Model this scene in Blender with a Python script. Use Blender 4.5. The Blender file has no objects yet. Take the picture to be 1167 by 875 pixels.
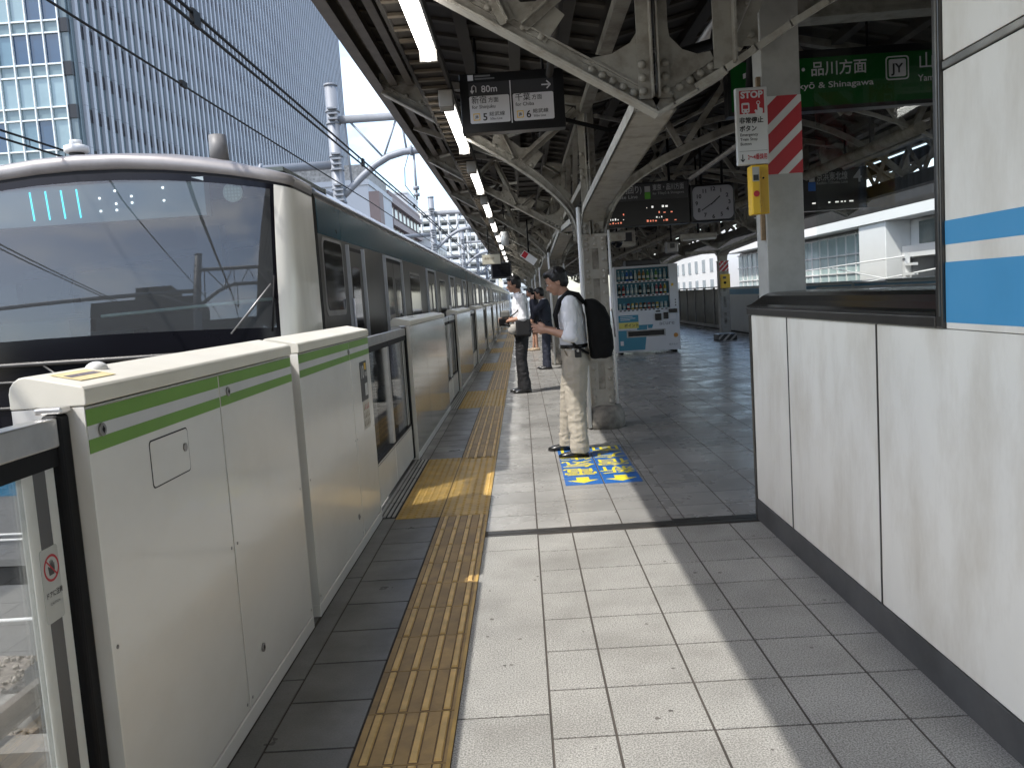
import bpy, math, random
from mathutils import Vector, Matrix, Quaternion
random.seed(7)
SC = bpy.context.scene
COL = SC.collection

# ------------------------------------------------------------------ camera
CAM_PITCH, CAM_ROLL, CAM_YAW = 0.099589, -0.065679, 0.016891
F_PX, W_PX = 970.84, 1167.0
cp, sp = math.cos(CAM_PITCH), math.sin(CAM_PITCH)
cr, sr = math.cos(CAM_ROLL), math.sin(CAM_ROLL)
cy, sy = math.cos(CAM_YAW), math.sin(CAM_YAW)
Rz = Matrix(((cy, sy, 0), (-sy, cy, 0), (0, 0, 1)))
B = Matrix(((1, 0, 0), (0, 0, -1), (0, 1, 0)))
Rp = Matrix(((1, 0, 0), (0, cp, -sp), (0, sp, cp)))
Rr = Matrix(((cr, -sr, 0), (sr, cr, 0), (0, 0, 1)))
M = Rr @ Rp @ B @ Rz                       # world -> camera (x right, y down, z forward)
right, down, fwd = Vector(M[0]), Vector(M[1]), Vector(M[2])
R3 = Matrix((right, -down, -fwd)).transposed()
cam_data = bpy.data.cameras.new('camera')
cam = bpy.data.objects.new('camera', cam_data)
COL.objects.link(cam)
cam.matrix_world = Matrix.Translation((0, 0, 1.45)) @ R3.to_4x4()
cam_data.sensor_fit = 'HORIZONTAL'
cam_data.sensor_width = 36.0
cam_data.lens = 36.0 * F_PX / W_PX
cam_data.clip_start = 0.05
cam_data.clip_end = 3000
SC.camera = cam

# ------------------------------------------------------------------ sky and sun
SUN_DIR = Vector((0.575, 0.38, -1.0)).normalized()      # the way the light travels
world = bpy.data.worlds.new('World')
SC.world = world
world.use_nodes = True
nt = world.node_tree
nt.nodes.clear()
sky = nt.nodes.new('ShaderNodeTexSky')
sky.sky_type = 'NISHITA'
sky.sun_disc = False
sky.sun_elevation = math.asin(-SUN_DIR.z)
sky.sun_rotation = math.atan2(-SUN_DIR.x, -SUN_DIR.y)
sky.air_density = 1.0
sky.dust_density = 1.6
sky.ozone_density = 1.0
tc = nt.nodes.new('ShaderNodeTexCoord')
mp = nt.nodes.new('ShaderNodeMapping')
mp.inputs['Scale'].default_value = (1.0, 1.0, 2.6)
cn = nt.nodes.new('ShaderNodeTexNoise')
cn.inputs['Scale'].default_value = 3.2
cn.inputs['Detail'].default_value = 7
cn.inputs['Roughness'].default_value = 0.58
crp = nt.nodes.new('ShaderNodeValToRGB')
crp.color_ramp.elements[0].position = 0.47
crp.color_ramp.elements[1].position = 0.70
cmix = nt.nodes.new('ShaderNodeMix')
cmix.data_type = 'RGBA'
cmix.inputs['B'].default_value = (8.6, 8.5, 8.2, 1)
cfac = nt.nodes.new('ShaderNodeMath'); cfac.operation = 'MULTIPLY'; cfac.inputs[1].default_value = 0.5
bg = nt.nodes.new('ShaderNodeBackground')
bg.inputs['Strength'].default_value = 0.15
wo = nt.nodes.new('ShaderNodeOutputWorld')
L = nt.links.new
L(tc.outputs['Generated'], mp.inputs['Vector']); L(mp.outputs['Vector'], cn.inputs['Vector'])
L(cn.outputs['Fac'], crp.inputs['Fac']); L(crp.outputs['Color'], cfac.inputs[0]); L(cfac.outputs[0], cmix.inputs['Factor'])
L(sky.outputs['Color'], cmix.inputs['A']); L(cmix.outputs['Result'], bg.inputs['Color'])
L(bg.outputs['Background'], wo.inputs['Surface'])

sun_data = bpy.data.lights.new('sun', 'SUN')
sun_data.energy = 2.0
sun_data.angle = math.radians(0.53)
sun_data.color = (1.0, 0.965, 0.91)
sun = bpy.data.objects.new('sun', sun_data)
COL.objects.link(sun)
sun.rotation_euler = SUN_DIR.to_track_quat('-Z', 'Y').to_euler()

SC.view_settings.view_transform = 'Standard'
SC.view_settings.look = 'None'
SC.view_settings.exposure = 1.28
SC.view_settings.gamma = 1.0
SC.view_settings.use_curve_mapping = False
SC.cycles.max_bounces = 8
SC.cycles.diffuse_bounces = 4
SC.cycles.glossy_bounces = 4
SC.cycles.transparent_max_bounces = 12
SC.cycles.sample_clamp_indirect = 8.0
SC.cycles.caustics_reflective = False
SC.cycles.caustics_refractive = False
SC.cycles.use_denoising = True

# ------------------------------------------------------------------ materials
def mat(name, col, rough=0.5, metal=0.0, var=0.12, vscale=3.0, dirt=0.0, dscale=0.8, dcol=(0.05, 0.045, 0.04),
        bump=0.0, bscale=60.0, spec=0.5, fine=0.0, fscale=300.0, island=0.0, coat=0.0, rvar=0.0, stretch=(1, 1, 1)):
    m = bpy.data.materials.new(name)
    m.use_nodes = True
    t = m.node_tree
    n, l = t.nodes, t.links.new
    p = n['Principled BSDF']
    p.inputs['Roughness'].default_value = rough
    p.inputs['Metallic'].default_value = metal
    p.inputs['Specular IOR Level'].default_value = spec
    p.inputs['Coat Weight'].default_value = coat
    p.inputs['Coat Roughness'].default_value = 0.08
    g = n.new('ShaderNodeNewGeometry')
    mpn = n.new('ShaderNodeMapping'); mpn.inputs['Scale'].default_value = stretch
    l(g.outputs['Position'], mpn.inputs['Vector'])
    pos = mpn.outputs['Vector']
    def noise(scale, detail=4, r=0.6):
        x = n.new('ShaderNodeTexNoise'); x.inputs['Scale'].default_value = scale
        x.inputs['Detail'].default_value = detail; x.inputs['Roughness'].default_value = r
        l(pos, x.inputs['Vector']); return x.outputs['Fac']
    def mrange(src, a, b, lo=0.3, hi=0.7):
        x = n.new('ShaderNodeMapRange'); x.inputs['From Min'].default_value = lo; x.inputs['From Max'].default_value = hi
        x.inputs['To Min'].default_value = a; x.inputs['To Max'].default_value = b; l(src, x.inputs['Value']); return x.outputs['Result']
    def mul(a, b):
        x = n.new('ShaderNodeMath'); x.operation = 'MULTIPLY'; l(a, x.inputs[0]); l(b, x.inputs[1]); return x.outputs[0]
    f = mrange(noise(vscale), 1 - var, 1 + var)
    if fine: f = mul(f, mrange(noise(fscale, 2, 0.7), 1 - fine, 1 + fine, 0.36, 0.64))
    if island: f = mul(f, mrange(g.outputs['Random Per Island'], 1 - island, 1 + island, 0, 1))
    vm = n.new('ShaderNodeVectorMath'); vm.operation = 'SCALE'; vm.inputs[0].default_value = col[:3]
    l(f, vm.inputs['Scale'])
    out = vm.outputs['Vector']
    if dirt:
        mx = n.new('ShaderNodeMix'); mx.data_type = 'RGBA'
        l(mrange(noise(dscale, 6, 0.65), 0, dirt, 0.45, 0.72), mx.inputs['Factor'])
        l(out, mx.inputs['A']); mx.inputs['B'].default_value = (*dcol, 1)
        out = mx.outputs['Result']
    l(out, p.inputs['Base Color'])
    if rvar: l(mrange(noise(vscale * 1.7), max(0.02, rough - rvar), min(1, rough + rvar)), p.inputs['Roughness'])
    if bump:
        b = n.new('ShaderNodeBump'); b.inputs['Strength'].default_value = bump; b.inputs['Distance'].default_value = 0.01
        l(noise(bscale, 3), b.inputs['Height']); l(b.outputs['Normal'], p.inputs['Normal'])
    return m

def emit(name, col, strength):
    m = bpy.data.materials.new(name); m.use_nodes = True
    p = m.node_tree.nodes['Principled BSDF']
    p.inputs['Base Color'].default_value = (*col, 1); p.inputs['Emission Color'].default_value = (*col, 1)
    p.inputs['Emission Strength'].default_value = strength
    return m

def glass(name, tint, gloss=1.0, rough=0.01, haze=0.0):
    m = bpy.data.materials.new(name); m.use_nodes = True
    t = m.node_tree; n, l = t.nodes, t.links.new
    n.remove(n['Principled BSDF'])
    tr = n.new('ShaderNodeBsdfTransparent'); tr.inputs['Color'].default_value = (*tint, 1)
    gl = n.new('ShaderNodeBsdfGlossy'); gl.inputs['Roughness'].default_value = rough
    fr = n.new('ShaderNodeFresnel'); fr.inputs['IOR'].default_value = 1.42
    mm = n.new('ShaderNodeMath'); mm.operation = 'MULTIPLY'; mm.inputs[1].default_value = gloss; mm.use_clamp = True
    mx = n.new('ShaderNodeMixShader')
    l(fr.outputs[0], mm.inputs[0]); l(mm.outputs[0], mx.inputs[0]); l(tr.outputs[0], mx.inputs[1]); l(gl.outputs[0], mx.inputs[2])
    out = mx.outputs[0]
    if haze:  # pale diffuse mix paints a bright haze over the glass
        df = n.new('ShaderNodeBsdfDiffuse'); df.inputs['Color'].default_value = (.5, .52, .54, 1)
        m2 = n.new('ShaderNodeMixShader'); m2.inputs[0].default_value = haze; l(out, m2.inputs[1]); l(df.outputs[0], m2.inputs[2]); out = m2.outputs[0]
    l(out, n['Material Output'].inputs['Surface'])
    return m

MT = {}
def translucent_print(name, col):
    m = bpy.data.materials.new(name); m.use_nodes = True
    t = m.node_tree; n, l = t.nodes, t.links.new
    p = n['Principled BSDF']; p.inputs['Base Color'].default_value = (*col, 1); p.inputs['Roughness'].default_value = .4
    tr = n.new('ShaderNodeBsdfTranslucent'); tr.inputs['Color'].default_value = (*col, 1)
    mx = n.new('ShaderNodeMixShader'); mx.inputs[0].default_value = .5
    l(p.outputs[0], mx.inputs[1]); l(tr.outputs[0], mx.inputs[2]); l(mx.outputs[0], n['Material Output'].inputs['Surface'])
    return m
MT['tile'] = mat('speckled_floor_tile', (0.325, 0.318, 0.295), 0.5, var=0.12, vscale=1.6, fine=0.55, fscale=170, island=0.05, dirt=0.42, dscale=1.7, dcol=(0.13, 0.12, 0.105), bump=0.08, bscale=250, rvar=0.14)
MT['tile_worn'] = mat('polished_floor_tile', (0.315, 0.308, 0.29), 0.29, var=0.2, vscale=1.2, fine=0.12, fscale=150, island=0.09, dirt=0.3, dscale=1.1, dcol=(0.12, 0.115, 0.11), bump=0.015, bscale=90, rvar=0.12)
MT['tile_dark'] = mat('dark_edge_tile', (0.18, 0.175, 0.17), 0.38, var=0.2, vscale=2, fine=0.12, fscale=150, island=0.12, dirt=0.5, dscale=2.2, dcol=(0.06, 0.055, 0.05), bump=0.05, bscale=120, rvar=0.12)
MT['grout'] = mat('dark_grout', (0.075, 0.065, 0.056), 0.9, var=0.3)
MT['tactile'] = mat('worn_yellow_tile', (0.41, 0.262, 0.09), 0.5, var=0.25, vscale=4, dirt=0.62, dscale=6, dcol=(0.17, 0.11, 0.055), island=0.1, bump=0.1, bscale=80)
MT['tactile_bar'] = mat('yellow_tile_bars', (0.70, 0.46, 0.155), 0.45, var=0.2, vscale=6, dirt=0.4, dscale=7, dcol=(0.2, 0.12, 0.05))
MT['tactile_bright'] = mat('yellow_dot_tile', (0.53, 0.335, 0.08), 0.45, var=0.18, vscale=5, dirt=0.35, dscale=6, dcol=(0.22, 0.13, 0.05), island=0.08)
MT['slot'] = mat('dark_slot', (0.012, 0.012, 0.012), 0.7)
MT['steel_dark'] = mat('dark_channel_steel', (0.06, 0.058, 0.055), 0.4, 0.5, var=0.3, vscale=8)
MT['gate'] = mat('ivory_gate_paint', (0.80, 0.785, 0.735), 0.22, var=0.03, vscale=1.2, spec=0.5, coat=0.25, dirt=0.22, dscale=2.2, dcol=(0.55, 0.50, 0.41), rvar=0.05, stretch=(1, 0.6, 1))
MT['gate_top'] = mat('ivory_gate_lid', (0.70, 0.67, 0.58), 0.4, var=0.05, vscale=2, dirt=0.2, dscale=2.5, dcol=(0.45, 0.40, 0.28))
MT['gate_far'] = mat('stainless_gate_front', (0.72, 0.71, 0.67), 0.13, 0.65, var=0.08, vscale=1.0, stretch=(1, 1, 0.2), bump=0.05, bscale=3)
MT['green'] = mat('green_stripe', (0.16, 0.33, 0.045), 0.35, var=0.08)
MT['silver_stripe'] = mat('silver_stripe', (0.66, 0.66, 0.65), 0.35, 0.2, var=0.05)
MT['metal'] = mat('brushed_metal', (0.55, 0.54, 0.52), 0.3, 0.9, var=0.12, vscale=9)
MT['metal_dull'] = mat('dull_metal', (0.32, 0.31, 0.30), 0.45, 0.7, var=0.2, vscale=6)
MT['black'] = mat('black_rubber', (0.008, 0.008, 0.009), 0.5, var=0.2, spec=0.15)
MT['black_gloss'] = mat('black_gloss', (0.005, 0.005, 0.007), 0.16, var=0.1, spec=0.22)
MT['glass'] = glass('clear_glass', (0.90, 0.93, 0.92), 0.9)
MT['glass_door'] = glass('gate_door_glass', (0.965, 0.975, 0.97), 0.55)
MT['glass_window'] = glass('window_pane', (0.93, 0.95, 0.94), 0.05)
MT['wall'] = mat('off_white_wall_panel', (0.86, 0.815, 0.72), 0.42, var=0.05, vscale=1.4, dirt=0.62, dscale=3.0, dcol=(0.58, 0.51, 0.40), stretch=(1, 1.2, 0.45), bump=0.03, bscale=30)
MT['wall_blue'] = mat('sky_blue_band', (0.075, 0.33, 0.58), 0.4, var=0.06, dirt=0.12, dscale=3, dcol=(0.2, 0.3, 0.38))
MT['baseboard'] = mat('dark_baseboard', (0.07, 0.07, 0.069), 0.5, var=0.3, vscale=4, dirt=0.4, dscale=3, dcol=(0.13, 0.12, 0.11))
MT['frame_dark'] = mat('bronze_frame', (0.10, 0.094, 0.086), 0.28, 0.75, var=0.15, vscale=6)
MT['frame_edge'] = mat('worn_frame_edge', (0.26, 0.245, 0.22), 0.3, 0.8, var=0.25, vscale=9)
MT['sill'] = mat('dark_sill_sheet', (0.045, 0.044, 0.042), 0.24, 0.6, var=0.15, vscale=5)
MT['canopy_paint'] = mat('grey_beige_steel_paint', (0.31, 0.295, 0.255), 0.5, var=0.13, vscale=3.5, dirt=0.75, dscale=5.5, dcol=(0.085, 0.06, 0.04), bump=0.12, bscale=35)
MT['canopy_light'] = mat('cream_steel_paint', (0.45, 0.43, 0.375), 0.5, var=0.1, vscale=3.5, dirt=0.7, dscale=7, dcol=(0.15, 0.105, 0.065), bump=0.1, bscale=40)
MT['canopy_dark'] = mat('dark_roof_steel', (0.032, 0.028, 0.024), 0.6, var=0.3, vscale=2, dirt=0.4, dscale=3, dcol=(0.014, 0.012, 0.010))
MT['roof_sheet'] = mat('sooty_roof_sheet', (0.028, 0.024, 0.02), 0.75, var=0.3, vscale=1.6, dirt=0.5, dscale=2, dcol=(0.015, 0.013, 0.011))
MT['cable'] = mat('black_cable', (0.008, 0.008, 0.008), 0.7, spec=0.2)
MT['white_paint'] = mat('white_paint', (0.72, 0.72, 0.70), 0.4, var=0.05)
MT['sign_black'] = mat('sign_black', (0.010, 0.010, 0.011), 0.28)
MT['sign_grey'] = mat('sign_dark_grey', (0.045, 0.045, 0.048), 0.35)
MT['sign_white'] = mat('sign_white', (0.70, 0.69, 0.71), 0.4, var=0.02)
MT['sign_green'] = mat('sign_green', (0.012, 0.105, 0.022), 0.18, var=0.05)
MT['yellow'] = mat('signal_yellow', (0.80, 0.49, 0.02), 0.35, var=0.06)
MT['red'] = mat('signal_red', (0.48, 0.018, 0.03), 0.4, var=0.05)
MT['blue'] = mat('floor_sticker_blue', (0.02, 0.13, 0.42), 0.4, var=0.08, dirt=0.15, dscale=8)
MT['sticker_yellow'] = mat('floor_sticker_yellow', (0.80, 0.66, 0.05), 0.4, var=0.08)
MT['lamp'] = emit('fluorescent_tube', (1.0, 0.98, 0.94), 4.0)
MT['column_paint'] = mat('column_cream_paint', (0.37, 0.345, 0.295), 0.5, var=0.1, vscale=3.5, dirt=0.5, dscale=7, dcol=(0.2, 0.165, 0.12), bump=0.1, bscale=40)
# ------------------------------------------------------------------ mesh builder
class MB:
    def __init__(s): s.v = []; s.f = []; s.sm = []
    def poly(s, pts, faces, smooth=False):
        o = len(s.v); s.v += [Vector(p) for p in pts]
        for f in faces: s.f.append([o + i for i in f]); s.sm.append(smooth)
        return s
    def box(s, x0, x1, y0, y1, z0, z1):
        x0, x1 = min(x0, x1), max(x0, x1); y0, y1 = min(y0, y1), max(y0, y1); z0, z1 = min(z0, z1), max(z0, z1)
        return s.poly([(x0, y0, z0), (x1, y0, z0), (x1, y1, z0), (x0, y1, z0), (x0, y0, z1), (x1, y0, z1), (x1, y1, z1), (x0, y1, z1)],
                      [(0, 3, 2, 1), (4, 5, 6, 7), (0, 1, 5, 4), (1, 2, 6, 5), (2, 3, 7, 6), (3, 0, 4, 7)])
    def bar(s, p, q, w, h, up=(0, 0, 1)):
        p, q, up = Vector(p), Vector(q), Vector(up)
        d = (q - p).normalized(); a = d.cross(up)
        if a.length < 1e-4: a = d.cross(Vector((1, 0, 0)))
        a.normalize(); b = a.cross(d).normalized()
        a *= w / 2; b *= h / 2
        return s.poly([p - a - b, p + a - b, p + a + b, p - a + b, q - a - b, q + a - b, q + a + b, q - a + b],
                      [(0, 1, 2, 3), (7, 6, 5, 4), (0, 4, 5, 1), (1, 5, 6, 2), (2, 6, 7, 3), (3, 7, 4, 0)])
    def tube(s, pts, r, n=10, cap=True):
        pts = [Vector(p) for p in pts]; rs = r if isinstance(r, (list, tuple)) else [r] * len(pts)
        o = len(s.v); ref = None
        for i, p in enumerate(pts):
            d = (pts[min(i + 1, len(pts) - 1)] - pts[max(i - 1, 0)]).normalized()
            if ref is None: ref = d.orthogonal().normalized()
            a = (ref - d * ref.dot(d)).normalized(); ref = a; b = d.cross(a)
            for k in range(n):
                t = 2 * math.pi * k / n; s.v.append(p + (a * math.cos(t) + b * math.sin(t)) * rs[i])
        for i in range(len(pts) - 1):
            for k in range(n):
                s.f.append([o + i * n + k, o + i * n + (k + 1) % n, o + (i + 1) * n + (k + 1) % n, o + (i + 1) * n + k]); s.sm.append(True)
        if cap:
            s.f.append([o + k for k in reversed(range(n))]); s.sm.append(False)
            s.f.append([o + (len(pts) - 1) * n + k for k in range(n)]); s.sm.append(False)
        return s
    def loft(s, rings, smooth=True, cap=True):
        o = len(s.v); n = len(rings[0])
        for r in rings: s.v += [Vector(p) for p in r]
        for i in range(len(rings) - 1):
            for k in range(n):
                s.f.append([o + i * n + k, o + i * n + (k + 1) % n, o + (i + 1) * n + (k + 1) % n, o + (i + 1) * n + k]); s.sm.append(smooth)
        if cap:
            s.f.append([o + k for k in reversed(range(n))]); s.sm.append(False)
            s.f.append([o + (len(rings) - 1) * n + k for k in range(n)]); s.sm.append(False)
        return s
    def prism(s, poly, o, u, w, d):
        """polygon (a,b) drawn at o + a*u + b*w, pushed along d"""
        o, u, w, d = Vector(o), Vector(u), Vector(w), Vector(d)
        a = [o + u * p[0] + w * p[1] for p in poly]; n = len(a)
        b = [p + d for p in a]
        flip = u.cross(w).dot(d) > 0
        f = [list(range(n)), list(range(2 * n - 1, n - 1, -1))] + [[i, n + i, n + (i + 1) % n, (i + 1) % n] for i in range(n)]
        if flip: f = [list(reversed(x)) for x in f]
        return s.poly(a + b, f)
    def sphere(s, c, r, n=12, m=8, sc=(1, 1, 1), rot=None):
        c = Vector(c); pts = [Vector((0, 0, -1))]
        for i in range(1, m):
            t = math.pi * i / m - math.pi / 2
            for k in range(n):
                a = 2 * math.pi * k / n; pts.append(Vector((math.cos(t) * math.cos(a), math.cos(t) * math.sin(a), math.sin(t))))
        pts.append(Vector((0, 0, 1)))
        q = []
        for p in pts:
            p = Vector((p.x * sc[0] * r, p.y * sc[1] * r, p.z * sc[2] * r))
            if rot is not None: p = rot @ p
            q.append(c + p)
        f = [(0, 1 + (k + 1) % n, 1 + k) for k in range(n)]
        for i in range(m - 2):
            for k in range(n): f.append((1 + i * n + k, 1 + i * n + (k + 1) % n, 1 + (i + 1) * n + (k + 1) % n, 1 + (i + 1) * n + k))
        e = 1 + (m - 1) * n
        f += [(1 + (m - 2) * n + k, 1 + (m - 2) * n + (k + 1) % n, e) for k in range(n)]
        return s.poly(q, f, True)
    def rivet(s, c, nrm, r=0.016):
        c, nrm = Vector(c), Vector(nrm).normalized(); a = nrm.orthogonal().normalized(); b = nrm.cross(a)
        n = 8; pts = []
        for rr, hh in ((1, 0), (0.85, 0.42), (0.45, 0.68)):
            for k in range(n):
                t = 2 * math.pi * k / n; pts.append(c + (a * math.cos(t) + b * math.sin(t)) * r * rr + nrm * r * hh)
        pts.append(c + nrm * r * 0.76)
        f = []
        for i in range(2):
            for k in range(n): f.append((i * n + k, i * n + (k + 1) % n, (i + 1) * n + (k + 1) % n, (i + 1) * n + k))
        f += [(2 * n + k, 2 * n + (k + 1) % n, 3 * n) for k in range(n)]
        return s.poly(pts, f, True)
    def cyl(s, c, axis, r, h, n=20):
        c, axis = Vector(c), Vector(axis).normalized()
        return s.tube([c, c + axis * h], r, n)
    def disc(s, c, u, w, r, n=28, r2=None):
        c, u, w = Vector(c), Vector(u), Vector(w)
        if r2 is None:
            return s.poly([c + u * r * math.cos(2 * math.pi * k / n) + w * r * math.sin(2 * math.pi * k / n) for k in range(n)], [list(range(n))])
        p = []
        for k in range(n):
            t = 2 * math.pi * k / n; e = u * math.cos(t) + w * math.sin(t); p += [c + e * r, c + e * r2]
        return s.poly(p, [(2 * k, 2 * k + 1, (2 * k + 3) % (2 * n), (2 * k + 2) % (2 * n)) for k in range(n)])
    def plate(s, o, u, w, x0, y0, x1, y1, d=0.002, rad=0.0):
        """flat rounded plate in a sign's plane: u right, w up, pushed d along u x w"""
        o, u, w = Vector(o), Vector(u), Vector(w)
        if rad <= 0: pl = [(x0, y0), (x1, y0), (x1, y1), (x0, y1)]
        else:
            pl = []
            for cx, cy_, a0 in ((x1 - rad, y0 + rad, -90), (x1 - rad, y1 - rad, 0), (x0 + rad, y1 - rad, 90), (x0 + rad, y0 + rad, 180)):
                for i in range(6):
                    t = math.radians(a0 + 18 * i); pl.append((cx + rad * math.cos(t), cy_ + rad * math.sin(t)))
        return s.prism(pl, o, u, w, u.cross(w) * d)
    def text(s, body, size, o, u, w, align='LEFT', bold=0.0, width=None, lift=0.001, thick=0.0):
        cu = bpy.data.curves.new('lettering', 'FONT'); cu.body = body; cu.size = size; cu.align_x = align; cu.offset = bold; cu.resolution_u = 3
        cu.extrude = thick
        ob = bpy.data.objects.new('lettering', cu); COL.objects.link(ob)
        dg = bpy.context.evaluated_depsgraph_get()
        me = bpy.data.meshes.new_from_object(ob.evaluated_get(dg))
        bpy.data.objects.remove(ob); bpy.data.curves.remove(cu)
        o, u, w = Vector(o), Vector(u), Vector(w); nn = u.cross(w)
        k = 1.0
        if width and len(me.vertices):
            xs = [v.co.x for v in me.vertices]; k = width / max(1e-6, max(xs) - min(xs))
            x0 = min(xs) if align == 'LEFT' else 0
        else: x0 = 0
        s.poly([o + u * ((v.co.x - x0) * k) + w * v.co.y + nn * (lift + v.co.z) for v in me.vertices], [tuple(p.vertices) for p in me.polygons])
        bpy.data.meshes.remove(me)
        return s
    def xf(s, m):
        s.v = [m @ v for v in s.v]; return s
    def weld(s):
        key, new, mp_ = {}, [], []
        for v in s.v:
            k = (round(v.x, 4), round(v.y, 4), round(v.z, 4))
            if k not in key: key[k] = len(new); new.append(v)
            mp_.append(key[k])
        ff, sm = [], []
        for f, q in zip(s.f, s.sm):
            g = []
            for i in f:
                j = mp_[i]
                if j not in g: g.append(j)
            if len(g) > 2: ff.append(g); sm.append(q)
        s.v, s.f, s.sm = new, ff, sm
        return s
    def islands(s):
        par = list(range(len(s.v)))
        def find(a):
            while par[a] != a: par[a] = par[par[a]]; a = par[a]
            return a
        for f in s.f:
            for i in f[1:]: par[find(i)] = find(f[0])
        out = {}
        for f, q in zip(s.f, s.sm): out.setdefault(find(f[0]), []).append((f, q))
        res = []
        for fs in out.values():
            b = MB(); mp_ = {}
            for f, q in fs:
                g = []
                for i in f:
                    if i not in mp_: mp_[i] = len(b.v); b.v.append(s.v[i].copy())
                    g.append(mp_[i])
                b.f.append(g); b.sm.append(q)
            res.append(b)
        return res
    def build_each(s, name, material, parent=None, **k):
        return [b.build(name, material, parent, **k) for b in s.islands()]
    def build(s, name, material, parent=None, bevel=0.0, seg=2, smooth=None, local=False):
        org = Vector((0, 0, 0)); p = parent
        while p is not None and not local: org += p.location; p = p.parent
        me = bpy.data.meshes.new(name)
        me.from_pydata([tuple(v - org) for v in s.v], [], s.f)
        me.polygons.foreach_set('use_smooth', s.sm if smooth is None else [smooth] * len(s.f))
        me.materials.append(MT[material] if isinstance(material, str) else material)
        me.update()
        o = bpy.data.objects.new(name, me); COL.objects.link(o)
        if parent is not None: o.parent = parent
        if bevel:
            b = o.modifiers.new('bevel', 'BEVEL'); b.width = bevel; b.segments = seg; b.limit_method = 'ANGLE'; b.angle_limit = math.radians(40)
        return o

def multi(name, pieces, parent):
    """one mesh from several builders, each with its own material"""
    a = MB(); idx = []; mats = []
    for b, m in pieces:
        o = len(a.v); a.v += b.v; a.f += [[o + i for i in f] for f in b.f]; a.sm += b.sm
        m = MT[m] if isinstance(m, str) else m
        if m not in mats: mats.append(m)
        idx += [mats.index(m)] * len(b.f)
    ob = a.build(name, mats[0], parent)
    for m in mats[1:]: ob.data.materials.append(m)
    ob.data.polygons.foreach_set('material_index', idx)
    return ob
def tag(o, label, cat, group=None):
    o['label'] = label; o['category'] = cat
    if group: o['group'] = group
    return o
def thing(name, label, cat, loc=(0, 0, 0), group=None):
    o = bpy.data.objects.new(name, None); COL.objects.link(o); o.location = loc; o.empty_display_size = 0.1
    return tag(o, label, cat, group)
def struct(o, kind='structure'):
    o['kind'] = kind; return o
def copy_tree(o, parent=None):
    c = o.copy(); COL.objects.link(c)
    if parent is not None: c.parent = parent
    for ch in list(o.children): copy_tree(ch, c)
    return c
X, Y, Z = Vector((1, 0, 0)), Vector((0, 1, 0)), Vector((0, 0, 1))
# ================================================================== ground, track, platform
g = MB().poly([(-1500, -1500, -6.0), (1500, -1500, -6.0), (1500, 1500, -6.0), (-1500, 1500, -6.0)], [(0, 1, 2, 3)])
struct(g.build('ground', mat('city_ground', (0.16, 0.155, 0.15), 0.9)))
tb = MB()
tb.box(-14.0, -1.75, -30, 260, -1.6, -1.38); tb.box(7.7, 16.0, -30, 260, -1.6, -1.38)
MT['ballast'] = mat('ballast_stone', (0.20, 0.175, 0.15), 0.9, var=0.5, vscale=22, bump=1.0, bscale=28, fine=0.35, fscale=60)
struct(tb.build('track_bed', 'ballast'))
vi = MB().box(-14.6, 16.6, -31, 261, -5.9, -1.6)
struct(vi.build('viaduct', mat('viaduct_concrete', (0.3, 0.29, 0.27), 0.85)))
st = MB(); rnd = random.Random(3)
for i in range(4200):
    x = rnd.uniform(-5.4, -1.78); y = rnd.uniform(2.3, 9.5); r = rnd.uniform(0.016, 0.036)
    q = Quaternion((rnd.uniform(-1, 1), rnd.uniform(-1, 1), rnd.uniform(-1, 1), rnd.uniform(-1, 1))).normalized().to_matrix()
    st.sphere((x, y, -1.375 + rnd.uniform(0, 0.02)), r, 5, 3, (1, rnd.uniform(0.6, 1), rnd.uniform(0.5, 0.9)), q)
MT['stone'] = mat('ballast_pebbles', (0.30, 0.27, 0.23), 0.9, island=0.45)
o = st.build('ballast_stones', 'stone', smooth=False); struct(o, 'stuff'); tag(o, 'loose grey brown ballast stones between the rails', 'ballast')
for gx in (-3.12, -7.0, 9.4):
    for sx in (-0.555, 0.555):
        r = MB(); x = gx + sx
        r.prism([(-0.06, 0), (0.06, 0), (0.06, 0.015), (0.012, 0.03), (0.012, 0.11), (0.034, 0.12), (0.034, 0.15), (-0.034, 0.15), (-0.034, 0.12), (-0.012, 0.11), (-0.012, 0.03), (-0.06, 0.015)],
                (x, -28, -1.225), X, Z, Y * 280)
        struct(r.build('rail', mat('worn_rail_steel', (0.30, 0.25, 0.21), 0.35, 0.7, var=0.2)))
sl = MB()
for gx in (-3.12, -7.0):
    for k in range(60): sl.box(gx - 1.0, gx + 1.0, -2 + 0.65 * k, -1.76 + 0.65 * k, -1.39, -1.225)
struct(sl.build('sleepers', mat('concrete_sleeper', (0.26, 0.25, 0.23), 0.85, var=0.2)))

PLAT_Y1 = 130.0
p = MB(); p.box(-1.36, 6.95, -12, PLAT_Y1, -1.5, -0.0035)
struct(p.build('platform_slab', 'grout'))
edge = MB(); edge.box(-1.36, -1.06, -12, PLAT_Y1, -0.0034, -0.0005); edge.box(-1.42, -1.361, -12, PLAT_Y1, -0.2, -0.004)
struct(edge.build('platform_edge', mat('edge_concrete', (0.2, 0.195, 0.185), 0.8, var=0.2)))

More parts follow.
